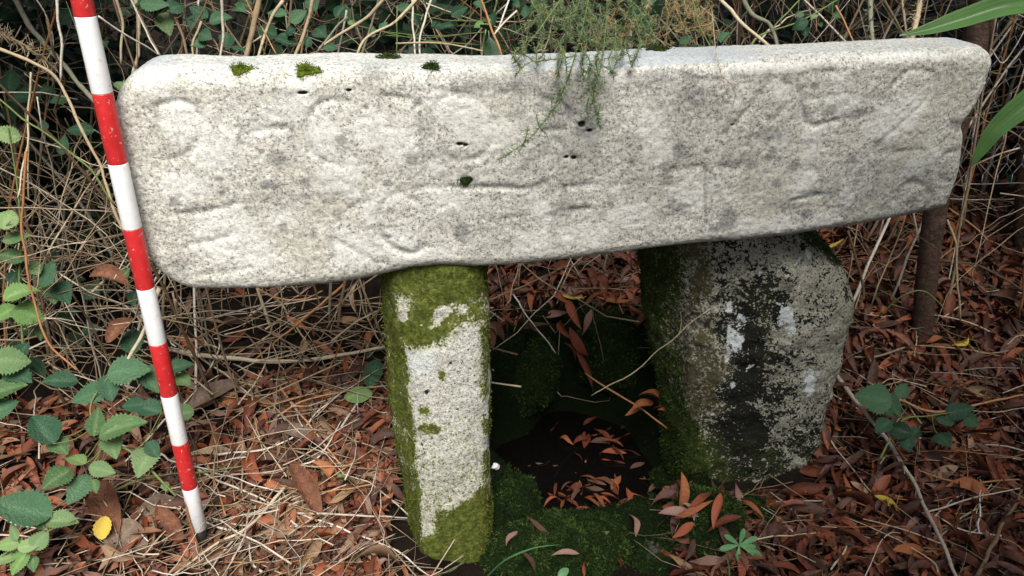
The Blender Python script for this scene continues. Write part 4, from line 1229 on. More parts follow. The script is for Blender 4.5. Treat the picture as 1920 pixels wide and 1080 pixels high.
# ------------------------------------------------------------------ individual stems and twigs placed from the photo
G_ST = 'dead stems rising from the thicket'
standing = [
    # points (px, py, Y), radius px, material, label
    ([(106, -40, 1.28), (112, 70, 1.27), (116, 152, 1.27)], 6, 'pale_twig', 'straight pale cane rising to the picture top between pole and bristly branch'),
    ([(-20, 84, 1.26), (60, 118, 1.26), (108, 152, 1.27), (150, 232, 1.25), (186, 312, 1.24), (206, 372, 1.22), (240, 470, 1.20)], 7, 'tan_twig', 'long bent tan cane sloping down to meet the pole'),
    ([(20, -20, 1.5), (62, 58, 1.48), (112, 112, 1.46), (152, 162, 1.44), (196, 216, 1.42)], 11, 'grey_twig', 'thick grey green branch slanting down behind the pole top'),
    ([(60, -20, 1.4), (95, 58, 1.4), (100, 90, 1.4)], 3, 'pale_twig', 'thin pale stem crossing the thick grey green branch'),
    ([(62, 135, 1.32), (52, 220, 1.30), (44, 320, 1.27), (36, 370, 1.25)], 4, 'tan_twig', 'thin tan stem standing beside the green sloping stem'),
    ([(-20, 168, 1.24), (60, 232, 1.22), (130, 286, 1.21), (182, 332, 1.20), (216, 384, 1.19)], 4, 'green_twig', 'thin green bramble stem sloping towards the pole'),
    ([(190, 30, 1.3), (250, 75, 1.34), (302, 106, 1.38)], 4, 'pale_twig', 'pale twig running from the pole down to the lintel corner'),
    ([(238, -20, 1.4), (275, 58, 1.4), (300, 106, 1.38)], 4, 'pale_twig', 'slim pale twig meeting another at the lintel corner'),
    ([(213, -20, 1.5), (228, 50, 1.5), (226, 120, 1.48)], 6, 'tan_twig', 'upright tan stem just beyond the pole top'),
    ([(254, -20, 1.55), (262, 58, 1.54), (250, 150, 1.5)], 9, 'tan_twig', 'thick upright tan stem above the rounded lintel corner'),
    ([(328, 15, 1.5), (344, 70, 1.48), (352, 125, 1.46)], 6, 'brown_twig', 'brown forked stem above the lintel among dark leaves'),
    ([(380, 40, 1.52), (362, 80, 1.5), (360, 118, 1.47)], 5, 'tan_twig', 'short tan stem among dark leaves above the lintel'),
    ([(415, -20, 1.46), (418, 50, 1.45), (412, 122, 1.42)], 6, 'pale_twig', 'straight pinkish pale stem behind the first lintel moss cushion'),
    ([(487, -30, 1.5), (478, 40, 1.48), (460, 118, 1.45)], 13, 'tan_twig', 'thickest tan stem behind the lintel, between the moss cushions'),
    ([(528, 0, 1.52), (500, 58, 1.5), (484, 112, 1.46)], 7, 'tan_twig', 'knobbly tan stem leaning beside the thickest stem'),
    ([(594, -20, 1.5), (572, 48, 1.48), (550, 112, 1.45)], 8, 'tan_twig', 'leaning tan stem right behind the second lintel moss cushion'),
    ([(648, 32, 1.48), (622, 58, 1.47), (596, 96, 1.45)], 5, 'grey_twig', 'short grey twig leaning beside the leaning tan stem'),
    ([(448, -20, 1.5), (488, 48, 1.5), (520, 100, 1.48)], 3, 'orange_twig', 'thin orange cane crossing behind the thickest stem'),
    ([(728, -10, 1.44), (690, 32, 1.45), (640, 62, 1.46), (600, 90, 1.46)], 7, 'tan_twig', 'stout tan branch arching low over the lintel edge'),
    ([(790, -10, 1.5), (740, 40, 1.46), (690, 70, 1.44), (672, 106, 1.42)], 6, 'tan_twig', 'crooked tan branch curving down behind the lintel'),
    ([(772, -20, 1.5), (776, 40, 1.48), (778, 106, 1.44)], 5, 'pale_twig', 'pale upright stem behind the small third moss cushion'),
    ([(812, -10, 1.5), (790, 48, 1.47), (786, 106, 1.44)], 5, 'pale_twig', 'pale forked stem leaning next to the upright pale stem'),
    ([(744, 10, 1.5), (745, 106, 1.44)], 3, 'green_twig', 'slender olive green upright stem behind the lintel'),
    ([(896, -20, 1.46), (920, 50, 1.43), (940, 106, 1.40)], 5, 'orange_twig', 'straight orange pink cane leaning behind the lintel'),
    ([(955, 0, 1.5), (938, 48, 1.48), (930, 60, 1.48)], 4, 'pale_twig', 'short pale stick beside the orange pink cane'),
    ([(968, 20, 1.5), (945, 45, 1.48), (928, 64, 1.46)], 4, 'pale_twig', 'pale side twig touching the orange pink cane'),
    ([(740, 82, 1.44), (800, 80, 1.44), (850, 84, 1.44), (905, 96, 1.43)], 4, 'tan_twig', 'tan twig lying level just behind the lintel edge'),
    ([(1330, -20, 1.5), (1386, 38, 1.46), (1446, 90, 1.42)], 8, 'tan_twig', 'stout tan stem slanting down behind the lintel'),
    ([(1388, -20, 1.55), (1408, 26, 1.52), (1442, 48, 1.5), (1458, 100, 1.45)], 10, 'grey_twig', 'thick crooked olive stem behind the lintel'),
    ([(1500, 0, 1.5), (1470, 30, 1.48), (1452, 50, 1.47)], 3, 'green_twig', 'slim green side shoot of the crooked olive stem'),
    ([(1566, 10, 1.5), (1584, 50, 1.48), (1600, 92, 1.45)], 4, 'orange_twig', 'brown twig with a small branch behind the lintel'),
    ([(1522, -10, 1.6), (1530, 60, 1.55)], 3, 'brown_twig', 'thin dark red stem in the shade behind the lintel'),
    ([(1290, -20, 1.5), (1310, 40, 1.46), (1335, 95, 1.42)], 4, 'green_twig', 'slim green stem beside the hanging tan tendril'),
    ([(1820, 200, 1.7), (1850, 90, 1.7), (1880, 118, 1.7), (1922, 55, 1.7)], 3, 'pale_twig', 'bent pale stem tangled in the wire netting'),
    ([(46, 285, 1.2), (42, 420, 1.18), (50, 505, 1.16), (72, 590, 1.14), (96, 652, 1.12), (146, 692, 1.11)], 5, 'orange_twig', 'long orange bramble cane bowing down through the bright leaves'),
    ([(300, 540, 1.2), (272, 618, 1.19), (246, 665, 1.18), (226, 700, 1.17)], 9, 'tan_twig', 'thick tan dead stem passing behind the pole'),
    ([(1590, 432, 1.6), (1606, 490, 1.56), (1618, 545, 1.54), (1612, 580, 1.52)], 6, 'brown_twig', 'dark stem rising behind the rough boulder'),
    ([(1776, 412, 1.5), (1792, 480, 1.47), (1800, 600, 1.42)], 5, 'tan_twig', 'slim tan stem standing just past the wooden stake'),
    ([(1646, 592, 1.42), (1690, 556, 1.40), (1735, 548, 1.39), (1772, 584, 1.38)], 3, 'green_twig', 'thin green shoot arching across the wooden stake'),
    ([(1110, 742, 1.40), (1180, 702, 1.36), (1250, 645, 1.32), (1330, 578, 1.28)], 2.5, 'tan_twig', 'thin pale stalk arching up across the hollow'),
    ([(1268, 634, 1.315), (1276, 610, 1.32), (1276, 585, 1.32)], 2.2, 'tan_twig', 'tiny upright side stalk on the stalk over the hollow'),
    ([(1096, 700, 1.56), (1190, 760, 1.47), (1268, 814, 1.38)], 4, 'orange_twig', 'brown twig bridging the back of the hollow'),
    ([(348, 930, 1.07), (358, 990, 1.06), (372, 1035, 1.055)], 5, 'orange_twig', 'short brown stick against the foot of the pole'),
]
for pts, rp, mk, lab in standing:
    q = [P(*p) for p in pts]
    dpt = (np.mean(q, 0) - CAM) @ FW
    r_ = rp / FPX * dpt * .46
    twig('dead_cane', q, [r_, r_ * .92, r_ * .8], M[mk], lab, 'stem', G_ST)

G_GT = 'twigs lying on the ground'
lying = [
    ([(318, 655), (400, 670), (560, 676), (722, 650)], 10, 'tan_twig', .06, 'long pale greenish stick lying from the pole to the squared pillar'),
    ([(478, 540), (530, 562), (572, 560), (604, 545)], 4, 'orange_twig', .05, 'bent orange twig just under the lintel'),
    ([(648, 528), (560, 605), (478, 672)], 5, 'orange_twig', .04, 'straight orange twig leaning under the lintel'),
    ([(508, 545), (560, 620), (604, 676)], 4, 'tan_twig', .035, 'pinkish tan twig crossing the straight orange twig'),
    ([(372, 602), (440, 585), (520, 565)], 3, 'pale_twig', .05, 'thin pale twig under the lintel end'),
    ([(325, 640), (420, 700), (520, 780)], 4, 'tan_twig', .03, 'tan twig slanting down from the pole under the long pale stick'),
    ([(545, 962), (660, 966), (772, 972)], 4.5, 'pale_twig', .04, 'white bleached twig pointing at the squared pillar foot'),
    ([(548, 958), (640, 992), (722, 1024), (806, 1080)], 4, 'pale_twig', .035, 'long white twig running to the bottom edge before the pillar'),
    ([(338, 866), (420, 905), (500, 940), (560, 985)], 4.5, 'pale_twig', .035, 'grey white twig running from the lowest red band'),
    ([(400, 850), (480, 845), (560, 812), (600, 770), (640, 736)], 4, 'pale_twig', .04, 'curved pale twig sweeping up towards the squared pillar'),
    ([(546, 900), (470, 985), (400, 1022), (316, 1085)], 7, 'tan_twig', .04, 'stout tan stick slanting to the bottom edge by the pole foot'),
    ([(496, 960), (440, 1012), (386, 1078)], 5, 'pale_twig', .035, 'grey stick beside the stout tan stick'),
    ([(470, 995), (440, 1040), (418, 1085)], 4, 'pale_twig', .03, 'short grey stick at the bottom edge beside the stout stick'),
    ([(520, 720), (582, 802), (645, 882)], 5, 'orange_twig', .035, 'straight orange cane lying among red leaves before the pillar'),
    ([(500, 985), (580, 990), (650, 983)], 4, 'pale_twig', .03, 'short white twig among the dry grass by the pole foot'),
    ([(390, 975), (460, 985), (560, 982)], 4, 'pale_twig', .03, 'pale twig lying level just past the pole foot'),
    ([(620, 1060), (680, 1030), (740, 1000)], 4, 'tan_twig', .03, 'tan twig beneath the long white twig'),
    ([(640, 800), (690, 730), (722, 680)], 4, 'pale_twig', .04, 'white twig leaning on the squared pillar side'),
    ([(1560, 692), (1620, 772), (1700, 882), (1760, 1002), (1798, 1090)], 9, 'pale_twig', .06, 'long pale grey stem slanting across the litter to the bottom edge'),
    ([(1826, 1090), (1870, 1002), (1925, 900)], 8, 'brown_twig', .05, 'brown stick in the bottom corner opposite the pole'),
    ([(1628, 718), (1700, 755), (1760, 772), (1840, 756), (1925, 738)], 6, 'orange_twig', .05, 'long orange brown runner sagging over the litter'),
    ([(1690, 480), (1760, 488), (1840, 500), (1925, 548)], 7, 'brown_twig', .06, 'dull brown branch lying behind the wooden stake'),
    ([(1570, 672), (1640, 668), (1710, 650), (1800, 655), (1925, 675)], 4, 'tan_twig', .04, 'pale twig lying past the foot of the wooden stake'),
    ([(1610, 690), (1680, 730), (1760, 770)], 4, 'brown_twig', .03, 'brown stick half buried in litter near the dim bramble'),
    ([(1500, 440), (1560, 480), (1605, 530)], 4, 'orange_twig', .05, 'reddish twig passing behind the rough boulder top'),
    ([(1770, 372), (1840, 374), (1925, 372)], 3, 'pale_twig', .1, 'thin pale twig level with the lintel end'),
    ([(1780, 390), (1830, 430), (1850, 450)], 4, 'orange_twig', .06, 'short orange twig beside the top of the stake foot'),
    ([(960, 550), (1000, 610), (1040, 662)], 3, 'pale_twig', .05, 'thin white twig on the bank behind the hollow'),
    ([(900, 570), (960, 545), (1050, 505), (1105, 488)], 4, 'brown_twig', .05, 'dark brown twig lying on the bank under the lintel'),
    ([(1545, 810), (1600, 880), (1660, 960)], 3, 'tan_twig', .03, 'thin tan twig lying along the long grey stem'),
    ([(1560, 930), (1620, 945), (1700, 990)], 4, 'orange_twig', .03, 'orange cane among leaves at the foot of the boulder'),
    ([(1640, 1060), (1700, 1030), (1800, 1030)], 4, 'orange_twig', .03, 'orange cane near the bottom edge under the long grey stem'),
    ([(1760, 1010), (1820, 960), (1860, 945)], 4, 'tan_twig', .04, 'short tan twig beside the brown corner stick'),
    ([(1560, 1070), (1590, 1020), (1606, 980)], 4, 'tan_twig', .03, 'tan twig standing in litter at the bottom edge'),
    ([(300, 850), (330, 866), (400, 880)], 4, 'pale_twig', .04, 'pale stub crossing behind the lowest red band'),
    ([(200, 925), (260, 900), (330, 890), (480, 870)], 5, 'green_twig', .04, 'dark green stem passing behind the pole foot'),
    ([(222, 955), (250, 985), (280, 1015)], 3, 'pale_twig', .03, 'thin pale stick beside the large brown leaf'),
    ([(280, 940), (330, 950), (346, 965)], 4, 'pale_twig', .03, 'pale bent twig touching the pole foot'),
    ([(120, 1085), (60, 1060), (150, 1010)], 4, 'brown_twig', .03, 'brown twig in the corner under the pale bramble shoot'),
]
for pts, rp, mk, lift, lab in lying:
    q = [hit(x, y_, lift * (.7 + .3 * (n_ % 2))) for n_, (x, y_) in enumerate(pts)]
    dpt = (np.mean(q, 0) - CAM) @ FW
    r_ = rp / FPX * dpt * .5
    twig('dead_twig', q, [r_, r_ * .85, r_ * .6], M[mk], lab, 'twig', G_GT, n=8)

# ------------------------------------------------------------------ random stems of the thicket (each its own thing), then the fine tangle
lab_items = []
def zone_top(px):
    for lim, ph in ((120, 'at the picture edge before the pole'), (260, 'around the top of the pole'), (480, 'behind the rounded lintel end'), (760, 'behind the lintel moss cushions'), (1000, 'behind the lintel before the gorse'), (1280, 'behind the gorse'), (1560, 'behind the lintel past the gorse'), (1790, 'behind the lintel near the stake'), (3000, 'beyond the wooden stake')):
        if px < lim: return ph
cols_ = [('tan', 'tan_twig'), ('pale', 'pale_twig'), ('brown', 'brown_twig'), ('orange', 'orange_twig'), ('grey green', 'grey_twig')]
n_made = 0
while n_made < 110:
    x, y_ = R(-1.3, 1.45), R(1.55, 2.3)
    if x < -.55: y_ = R(1.32, 2.2)
    h0 = float(H(x, y_, False))
    ht = R(.5, 1.2)
    lean = rng.normal(0, .28, 2)
    p0 = np.array([x, y_, h0 - .02])
    p1 = p0 + [lean[0] * ht * .4, lean[1] * ht * .25, ht * .5]
    p2 = p0 + [lean[0] * ht * 1.2, lean[1] * ht * .6 - .05, ht]
    px, py = project(p1)
    if not (-60 < px < 1980) or (-.25 < x < .62 and y_ < 1.95): continue
    cn, mk = cols_[rnd.choices(range(5), [5, 3, 3, 2, 2])[0]]
    r_ = R(.0016, .0045)
    o = twig('dead_cane', [p0, p1 + rng.normal(0, .02, 3), p2], [r_, r_ * .8, r_ * .5], M[mk], None, 'stem', G_ST, sides=6)
    thick = 'slender' if r_ < .0028 else 'stout'
    lab_items.append((o, f'{thick} {cn} dead stem {zone_top(px)}', px))
    n_made += 1
rank_labels(lab_items)

lab_items = []
n_made = 0
while n_made < 140:
    side = rnd.random() < .6
    px, py = (R(1380, 1915), R(520, 1075)) if side else (R(330, 730), R(560, 1075))
    if 1190 < px < 1610 and py < 900: continue
    c = hit(px, py)
    L_ = R(.07, .26)
    an = R(0, math.pi)
    v = np.array([math.cos(an), math.sin(an), 0])
    bend = rng.normal(0, .12, 3) * L_
    pts = [c + v * L_ * t_ + bend * (1 - 4 * t_ * t_) for t_ in (-.5, -.17, .17, .5)]
    lift = R(.02, .045)
    pts = [np.array([p_[0], p_[1], float(H(p_[0], p_[1])) + lift]) for p_ in pts]
    if any((-.26 < p_[0] < -.0 and 1.05 < p_[1] < 1.34) or (.3 < p_[0] < .66 and 1.24 < p_[1] < 1.57) or ((p_[0] - .15) / .24) ** 2 + ((p_[1] - 1.42) / .28) ** 2 < 1 for p_ in pts): continue
    cn, mk = cols_[rnd.choices(range(5), [4, 4, 3, 3, 1])[0]]
    r_ = R(.0008, .0021) if side else R(.0010, .0027)
    o = twig('dead_twig', pts, [r_, r_ * .8, r_ * .5], M[mk], None, 'twig', G_GT, sides=5)
    ze = 'low down' if py > 930 else 'half way down' if py > 730 else 'far back'
    zx = ('between pole and squared pillar' if not side else 'before the rough boulder' if px < 1620 else 'past the rough boulder')
    lab_items.append((o, f'{cn} twig lying {zx} {ze}', px))
    n_made += 1
rank_labels(lab_items)

def tangle(name, n, region, rad, length, mat, flat, seed, lab=None, sag=.02, lift=(0, .05), seg=6, tint=(.1, 1)):
    r = np.random.default_rng(seed)
    mb = MB()
    made = 0
    while made < n:
        x, y_ = region(r)
        h0 = float(H(x, y_, False))
        z_ = h0 + r.uniform(*lift)
        a_ = r.uniform(0, 2 * math.pi)
        el_ = r.normal(0, flat)
        d = np.array([math.cos(a_) * math.cos(el_), math.sin(a_) * math.cos(el_), math.sin(el_)])
        L_ = r.uniform(*length)
        s1 = r.normal(0, .18, 3)
        t = np.linspace(-.5, .5, seg + 1)[:, None]
        pts = np.array([x, y_, z_]) + d * L_ * t + s1 * L_ * (t ** 2 - .1) * 1.2 + r.normal(0, .03 * L_, (seg + 1, 3)) * .35
        hh = H(pts[:, 0], pts[:, 1], False) + .002
        pts[:, 2] = np.maximum(pts[:, 2], hh)
        # keep clear of the stones
        px, py = project(pts.mean(0))
        rr_ = r.uniform(*rad)
        mb.tube(pts, [rr_, rr_ * .4], 3, r.uniform(*tint))
        made += 1
    return obj(name, mb.build(name, M[mat]), kind='stuff')

def keep_out(x, y_):
    if -.24 < x < -.0 and 1.03 < y_ < 1.34: return True
    if .30 < x < .62 and 1.235 < y_ < 1.55: return True
    if ((x - .15) / .24) ** 2 + ((y_ - 1.42) / .28) ** 2 < 1: return True
    if -.02 < x < .30 and 1.0 < y_ < 1.22: return True
    return False
def reg_left(r):
    while True:
        x, y_ = r.uniform(-1.15, -.12), r.uniform(.92, 1.7)
        if keep_out(x, y_) or (x < -.58 and y_ > 1.22): continue
        return x, y_
def reg_right(r):
    while True:
        x, y_ = r.uniform(.3, 1.3), r.uniform(.92, 2.1)
        if not keep_out(x, y_): return x, y_
def reg_hedge(r): 
    x = r.uniform(-1.5, 1.5)
    return x, r.uniform(1.6, 2.5) if x > -.55 else r.uniform(1.35, 2.4)
def reg_mid(r):
    while True:
        x, y_ = r.uniform(-.2, .4), r.uniform(1.55, 2.1)
        if not keep_out(x, y_): return x, y_
tangle('dry_stem_litter', 430, reg_left, (.0008, .0024), (.08, .38), 'tangle', .18, 201, lift=(.0, .05))
def reg_front(r):
    while True:
        x, y_ = r.uniform(-.62, -.14), r.uniform(.96, 1.3)
        if not keep_out(x, y_): return x, y_
tangle('bleached_grass', 34, reg_front, (.0007, .0020), (.06, .30), 'pale_twig', .16, 207, lift=(.01, .05))
tangle('fine_twig_litter', 600, reg_right, (.0005, .0015), (.05, .25), 'tangle', .14, 202, lift=(.0, .04), tint=(.0, .75))
tangle('bank_twig_litter', 140, reg_mid, (.0005, .0014), (.05, .22), 'tangle', .14, 203, lift=(.0, .04), tint=(0, .7))
tangle('thicket_twigs', 1800, reg_hedge, (.0006, .0026), (.12, .55), 'tangle', .8, 204, lift=(.03, .85), seg=7, tint=(.1, 1.0))
def reg_leftedge(r): return r.uniform(-1.2, -.50), r.uniform(1.15, 1.75)
tangle('hedge_foot_twigs', 260, reg_leftedge, (.0009, .0026), (.10, .42), 'tangle', .6, 205, lift=(.02, .60), seg=7, tint=(.0, 1))

# ------------------------------------------------------------------ leaf litter
def orient(r, tilt):
    n_ = np.array([r.normal(0, tilt), r.normal(0, tilt), 1.0])
    a_ = r.uniform(0, 2 * math.pi)
    d = np.array([math.cos(a_), math.sin(a_), 0])
    n_ /= np.linalg.norm(n_)
    d = d - n_ * (d @ n_)
    d /= np.linalg.norm(d)
    return d, n_, np.cross(n_, d)
def slope_n(x, y_):
    e = .02
    gx_, gy_ = (H(x + e, y_, False) - H(x - e, y_, False)) / (2 * e), (H(x, y_ + e, False) - H(x, y_ - e, False)) / (2 * e)
    return np.array([-float(gx_), -float(gy_), 1.0])
def litter(name, n, region, seed, lift=(.002, .03), size=(.03, .085), tilt=.55, tint=(0, 1)):
    r = np.random.default_rng(seed)
    mb = MB()
    for _ in range(n):
        x, y_ = region(r)
        d, n_, s_ = orient(r, tilt)
        g = slope_n(x, y_)
        d[2] = -(d[0] * g[0] + d[1] * g[1]) + d[2]
        V, Q = WILLOW[r.integers(10)]
        L_ = r.uniform(*size)
        c = np.array([x, y_, float(H(x, y_)) + r.uniform(*lift)])
        Vw_ = c + L_ * ((V[:, :1] - .5) * d + V[:, 1:2] * s_ + V[:, 2:3] * n_)
        mb.add(Vw_, Q, None, r.uniform(*tint))
    return obj(name, mb.build(name, M['litter_mass']), kind='stuff')
litter('leaf_litter', 4600, reg_right, 301, lift=(.001, .032))
def reg_leftlit(r):
    while True:
        x, y_ = r.uniform(-1.3, -.13), r.uniform(.92, 1.5)
        if keep_out(x, y_): continue
        if r.random() < .4 + .6 * sstep(-.65, -.25, x): return x, y_
litter('leaf_litter', 2700, reg_leftlit, 302, lift=(.001, .022), tint=(.3, 1.25))
litter('leaf_litter', 900, reg_mid, 303, lift=(.001, .02))
def reg_back(r): return r.uniform(.1, 1.5), r.uniform(1.7, 2.7)
litter('leaf_litter', 1600, reg_back, 304, lift=(.001, .03))

def reg_all(r): return reg_right(r) if r.random() < .65 else reg_leftlit(r)
r = np.random.default_rng(310)
mb = MB()
for _ in range(5200):
    x, y_ = reg_all(r)
    d, n_, s_ = orient(r, .7)
    L_, w_ = r.uniform(.006, .020), r.uniform(.25, .6)
    c = np.array([x, y_, float(H(x, y_)) + r.uniform(.008, .036)])
    b0, b1, b2 = r.uniform(.3, .7, 3)
    mb.add([c, c + L_ * (.35 * d + w_ * b0 * s_), c + L_ * d + n_ * L_ * .2, c + L_ * (.7 * d - w_ * b1 * s_), c + L_ * (.2 * d - w_ * b2 * s_) + n_ * L_ * .15], None, [[0, 2, 1], [0, 3, 2], [0, 4, 3]], r.uniform(0, 1.1))
obj('leaf_crumbs', mb.build('leaf_crumbs', M['litter_mass'], False), kind='stuff')

# individual fallen leaves, lying on top
G_FL = 'fallen leaves lying on the ground'
items = []
def zone_ground(px, py):
    if px < 330: h_ = 'under the brambles'
    elif px < 480: h_ = 'close past the pole foot'
    elif px < 610: h_ = 'midway from pole to pillar'
    elif px < 800: h_ = 'beside the squared pillar'
    elif px < 1280: h_ = 'on the bank behind the hollow' if py < 850 else 'on the moss in front of the hollow'
    elif px < 1600: h_ = 'at the boulder foot'
    elif px < 1720: h_ = 'between boulder and stake'
    elif px < 1820: h_ = 'in line with the stake'
    else: h_ = 'past the stake'
    v_ = ('far back' if py < 560 else 'under the lintel' if py < 680 else 'half way down' if py < 830 else 'low down' if py < 960 else 'at the bottom') if not (800 <= px < 1280) else ''
    return (h_ + (' ' + v_ if v_ else ''))
def put_leaf(px, py, Lpx, ang, col, lift=.018, name='fallen_leaf', items_=items, tilt=.35, extra=None, variant=None, loc=None):
    c = hit(px, py, lift) if loc is None else loc
    dpt = (c - CAM) @ FW
    L_ = Lpx / FPX * dpt * 1.05
    a_ = math.radians(ang)
    d = math.cos(a_) * RT + math.sin(a_) * UP * 1.0
    n_ = np.array([0, -.35, 1.0]) + rng.normal(0, tilt, 3)
    n_ /= np.linalg.norm(n_)
    d = d - n_ * (d @ n_)
    d /= np.linalg.norm(d)
    o = obj(name, will_mesh(rnd.randrange(10) if variant is None else variant, col), None, extra, 'leaf', G_FL, M=frame(c - d * L_ * .5, d, n_, L_))
    if items_ is not None and extra is None:
        items_.append((o, f'{col} narrow leaf {zone_ground(px, py)}', px))
    return o
made = 0
tries = 0
taken = []
while made < 250 and tries < 20000:
    tries += 1
    px, py = R(330, 1915), R(480, 1075)
    c = hit(px, py)
    if keep_out(c[0], c[1]) or c[1] > 2.1: continue
    if -.25 < c[0] < -.02 and c[1] < 1.3: continue
    if px < 640 and rnd.random() < .1: continue
    # nothing where a stone hides it
    if 700 < px < 930 or (1190 < px < 1600 and py < 890) or (930 < px < 1240 and py > 560): continue
    if py < 545 - max(0, (px - 400)) * .115: continue
    if any((px - a_) ** 2 + (py - b_) ** 2 < 22 ** 2 for a_, b_ in taken): continue
    taken.append((px, py))
    col = rnd.choices(['rust', 'orange brown', 'dull brown', 'pinkish brown', 'tan'], [5, 6 if 500 < px < 800 else 1.6, 2, 3, 1.4])[0]
    put_leaf(px, py, R(42, 74) * (1.15 if py > 850 else .95), R(0, 360), col, R(.012, .03))
    made += 1
# the run of leaves sliding down the bank, and those caught on the twig over the hollow
for (px, py, L_, an) in [(1050, 560, 60, -60), (1075, 590, 70, -70), (1060, 620, 60, -50), (1085, 640, 70, -65), (1068, 660, 60, -80), (1095, 690, 75, -55), (1040, 590, 50, 20), (1100, 605, 55, -100), (980, 610, 60, -30), (1010, 612, 55, 10), (955, 590, 50, 60), (1120, 560, 50, 30), (1000, 545, 60, -20), (1030, 525, 50, 40)]:
    put_leaf(px, py, L_, an, rnd.choice(['rust', 'pinkish brown', 'dull brown']), .05)
for (px, py, an) in [(1205, 765, 40), (1222, 752, 160), (1245, 772, -70), (1255, 785, -50), (1195, 772, 190)]:
    put_leaf(px, py, 48, an, 'orange brown', .09, loc=P(px, py - 4, 1.47 - (px - 1190) * .0011))
for (px, py) in [(960, 1010), (1010, 985), (1060, 1040), (1120, 1000), (1160, 1050), (1185, 985), (1290, 960), (1330, 1050), (1255, 1040), (1350, 975), (1100, 1060), (990, 1055)]:
    put_leaf(px, py, R(30, 52), R(0, 360), rnd.choice(['dull brown', 'rust', 'pinkish brown']), .012)
put_leaf(1075, 553, 52, 5, 'yellow', .055, extra='yellow leaf lying on the bank under the lintel')
put_leaf(1665, 945, 60, -25, 'yellow', .03, extra='half yellow leaf on the litter past the rough boulder')
put_leaf(1560, 457, 46, 10, 'yellow', .06, extra='orange yellow leaf behind the lintel bottom edge')
put_leaf(1800, 637, 40, 30, 'yellow', .04, extra='small yellow green leaf at the foot of the stake')
rank_labels(items)

# leaves floating on the dark water
items = []
r = np.random.default_rng(77)
fl = [(1062, 828, -35), (1095, 820, 75), (1135, 808, 40), (1130, 828, 5), (1165, 820, 35), (1110, 788, 40), (1180, 850, -20), (1150, 865, -15), (1195, 873, 30), (1120, 905, -20), (1105, 900, 150), (1140, 905, -40), (1215, 900, -15), (1042, 918, 80), (1070, 920, -50), (1062, 935, -40), (1075, 945, -50), (1120, 931, 5), (1155, 905, 60), (1200, 930, -30), (1130, 950, -45), (1090, 955, 20), (1175, 950, 20), (1205, 955, 70), (1010, 868, 20), (945, 877, 30), (1025, 870, -10), (955, 915, -20), (1085, 860, -70), (1180, 800, 20), (1040, 800, 60), (1150, 780, -30)]
fl += [(r.normal(1130, 55), r.normal(915, 26), r.uniform(0, 360)) for _ in range(26)] + [(r.normal(1150, 40), r.normal(830, 16), r.uniform(0, 360)) for _ in range(10)]
for (px, py, an) in fl:
    if not (985 < px < 1250 and 770 < py < 965): continue
    d_ = ray(px, py)
    t = (WZ + .004 - CAM[2]) / d_[2]
    c = CAM + d_ * t
    L_ = R(32, 48) / FPX * ((c - CAM) @ FW)
    a_ = math.radians(an)
    d = np.array([math.cos(a_), math.sin(a_), 0])
    n_ = np.array([rng.normal(0, .08), rng.normal(0, .08), 1.0])
    col = rnd.choices(['rust', 'orange brown', 'dull brown'], [5, 2, 3])[0]
    o = obj('floating_leaf', will_mesh(rnd.randrange(10), col), None, None, 'leaf', 'leaves floating on the dark water', M=frame(c - d * L_ * .5, d, n_, L_))
    half = 'far side' if py < 835 else 'middle' if py < 890 else 'near side' if py < 925 else 'nearest rim'
    items.append((o, f'{col} narrow leaf floating on the dark water, {half}', px))
rank_labels(items)

# broad dead leaves near the pole, curled bark
k = NT('broad_dead_leaf', .65, .25)
M['broad'] = k.done(k.ramp(k.noise(7, 5, .65), [(.3, (.10, .04, .02)), (.6, (.21, .09, .05)), (.8, (.30, .16, .10))]), k.bump(k.noise(20, 4), .02, .5), None, .1)
k = NT('broad_grey_dead_leaf', .7, .2)
M['broad_grey'] = k.done(k.ramp(k.noise(7, 5, .65), [(.3, (.12, .08, .055)), (.6, (.22, .16, .12)), (.8, (.30, .23, .18))]), k.bump(k.noise(20, 4), .02, .5), None, .1)
def broad(px, py, L_px, ang, mk, label, half=.2, curl=.8, bend=.3, lift=.02, name='broad_dead_leaf', Yv=None):
    V, Q, v = leaf_grid(14, lambda t: half * (math.sin(math.pi * t) ** .6 if 0 < t < 1 else 0) + .004, .2, curl, bend, R(-.5, .5), cols=(-1, -.6, -.2, .2, .6, 1))
    c = hit(px, py, lift) if Yv is None else P(px, py, Yv)
    dpt = (c - CAM) @ FW
    L_ = L_px / FPX * dpt * 1.05
    a_ = math.radians(ang)
    n_ = np.array([.1, -.45, .9]) + rng.normal(0, .12, 3)
    n_ /= np.linalg.norm(n_)
    d = math.cos(a_) * RT + math.sin(a_) * UP
    d = d - n_ * (d @ n_)
    d /= np.linalg.norm(d)
    return obj(name, mesh(name, V, [Q], M[mk]), None, label, 'leaf', 'broad dead leaves by the pole', M=frame(c - d * L_ * .5, d, n_, L_))
broad(205, 950, 125, 115, 'broad', 'large upright reddish brown dead leaf under the bramble spray', .20, 1.2, .2, .05)
broad(235, 1010, 90, -30, 'broad_grey', 'wide grey brown dead leaf under the reddish brown one', .32, .4, .2, .02)
broad(300, 960, 80, 20, 'broad_grey', 'wide grey leaf lying behind the pole foot', .34, .4, .2, .02)
broad(320, 985, 80, -60, 'broad', 'pointed pinkish brown leaf just before the pole foot', .17, .6, .2, .035)
broad(572, 920, 120, 112, 'broad', 'long curled brown leaf standing among white twigs', .14, 1.6, .5, .05)
broad(560, 810, 90, -15, 'broad_grey', 'grey brown strip of bark lying under the curved pale twig', .13, 1.2, .3, .03)
broad(400, 740, 100, 40, 'broad_grey', 'grey brown curled leaf beyond the lower red bands', .15, 1.2, .3, .04)
broad(205, 525, 80, -20, 'broad', 'crumpled brown leaf hung in the twigs beside the pole', .2, 1.4, .5, .02, Yv=1.25)
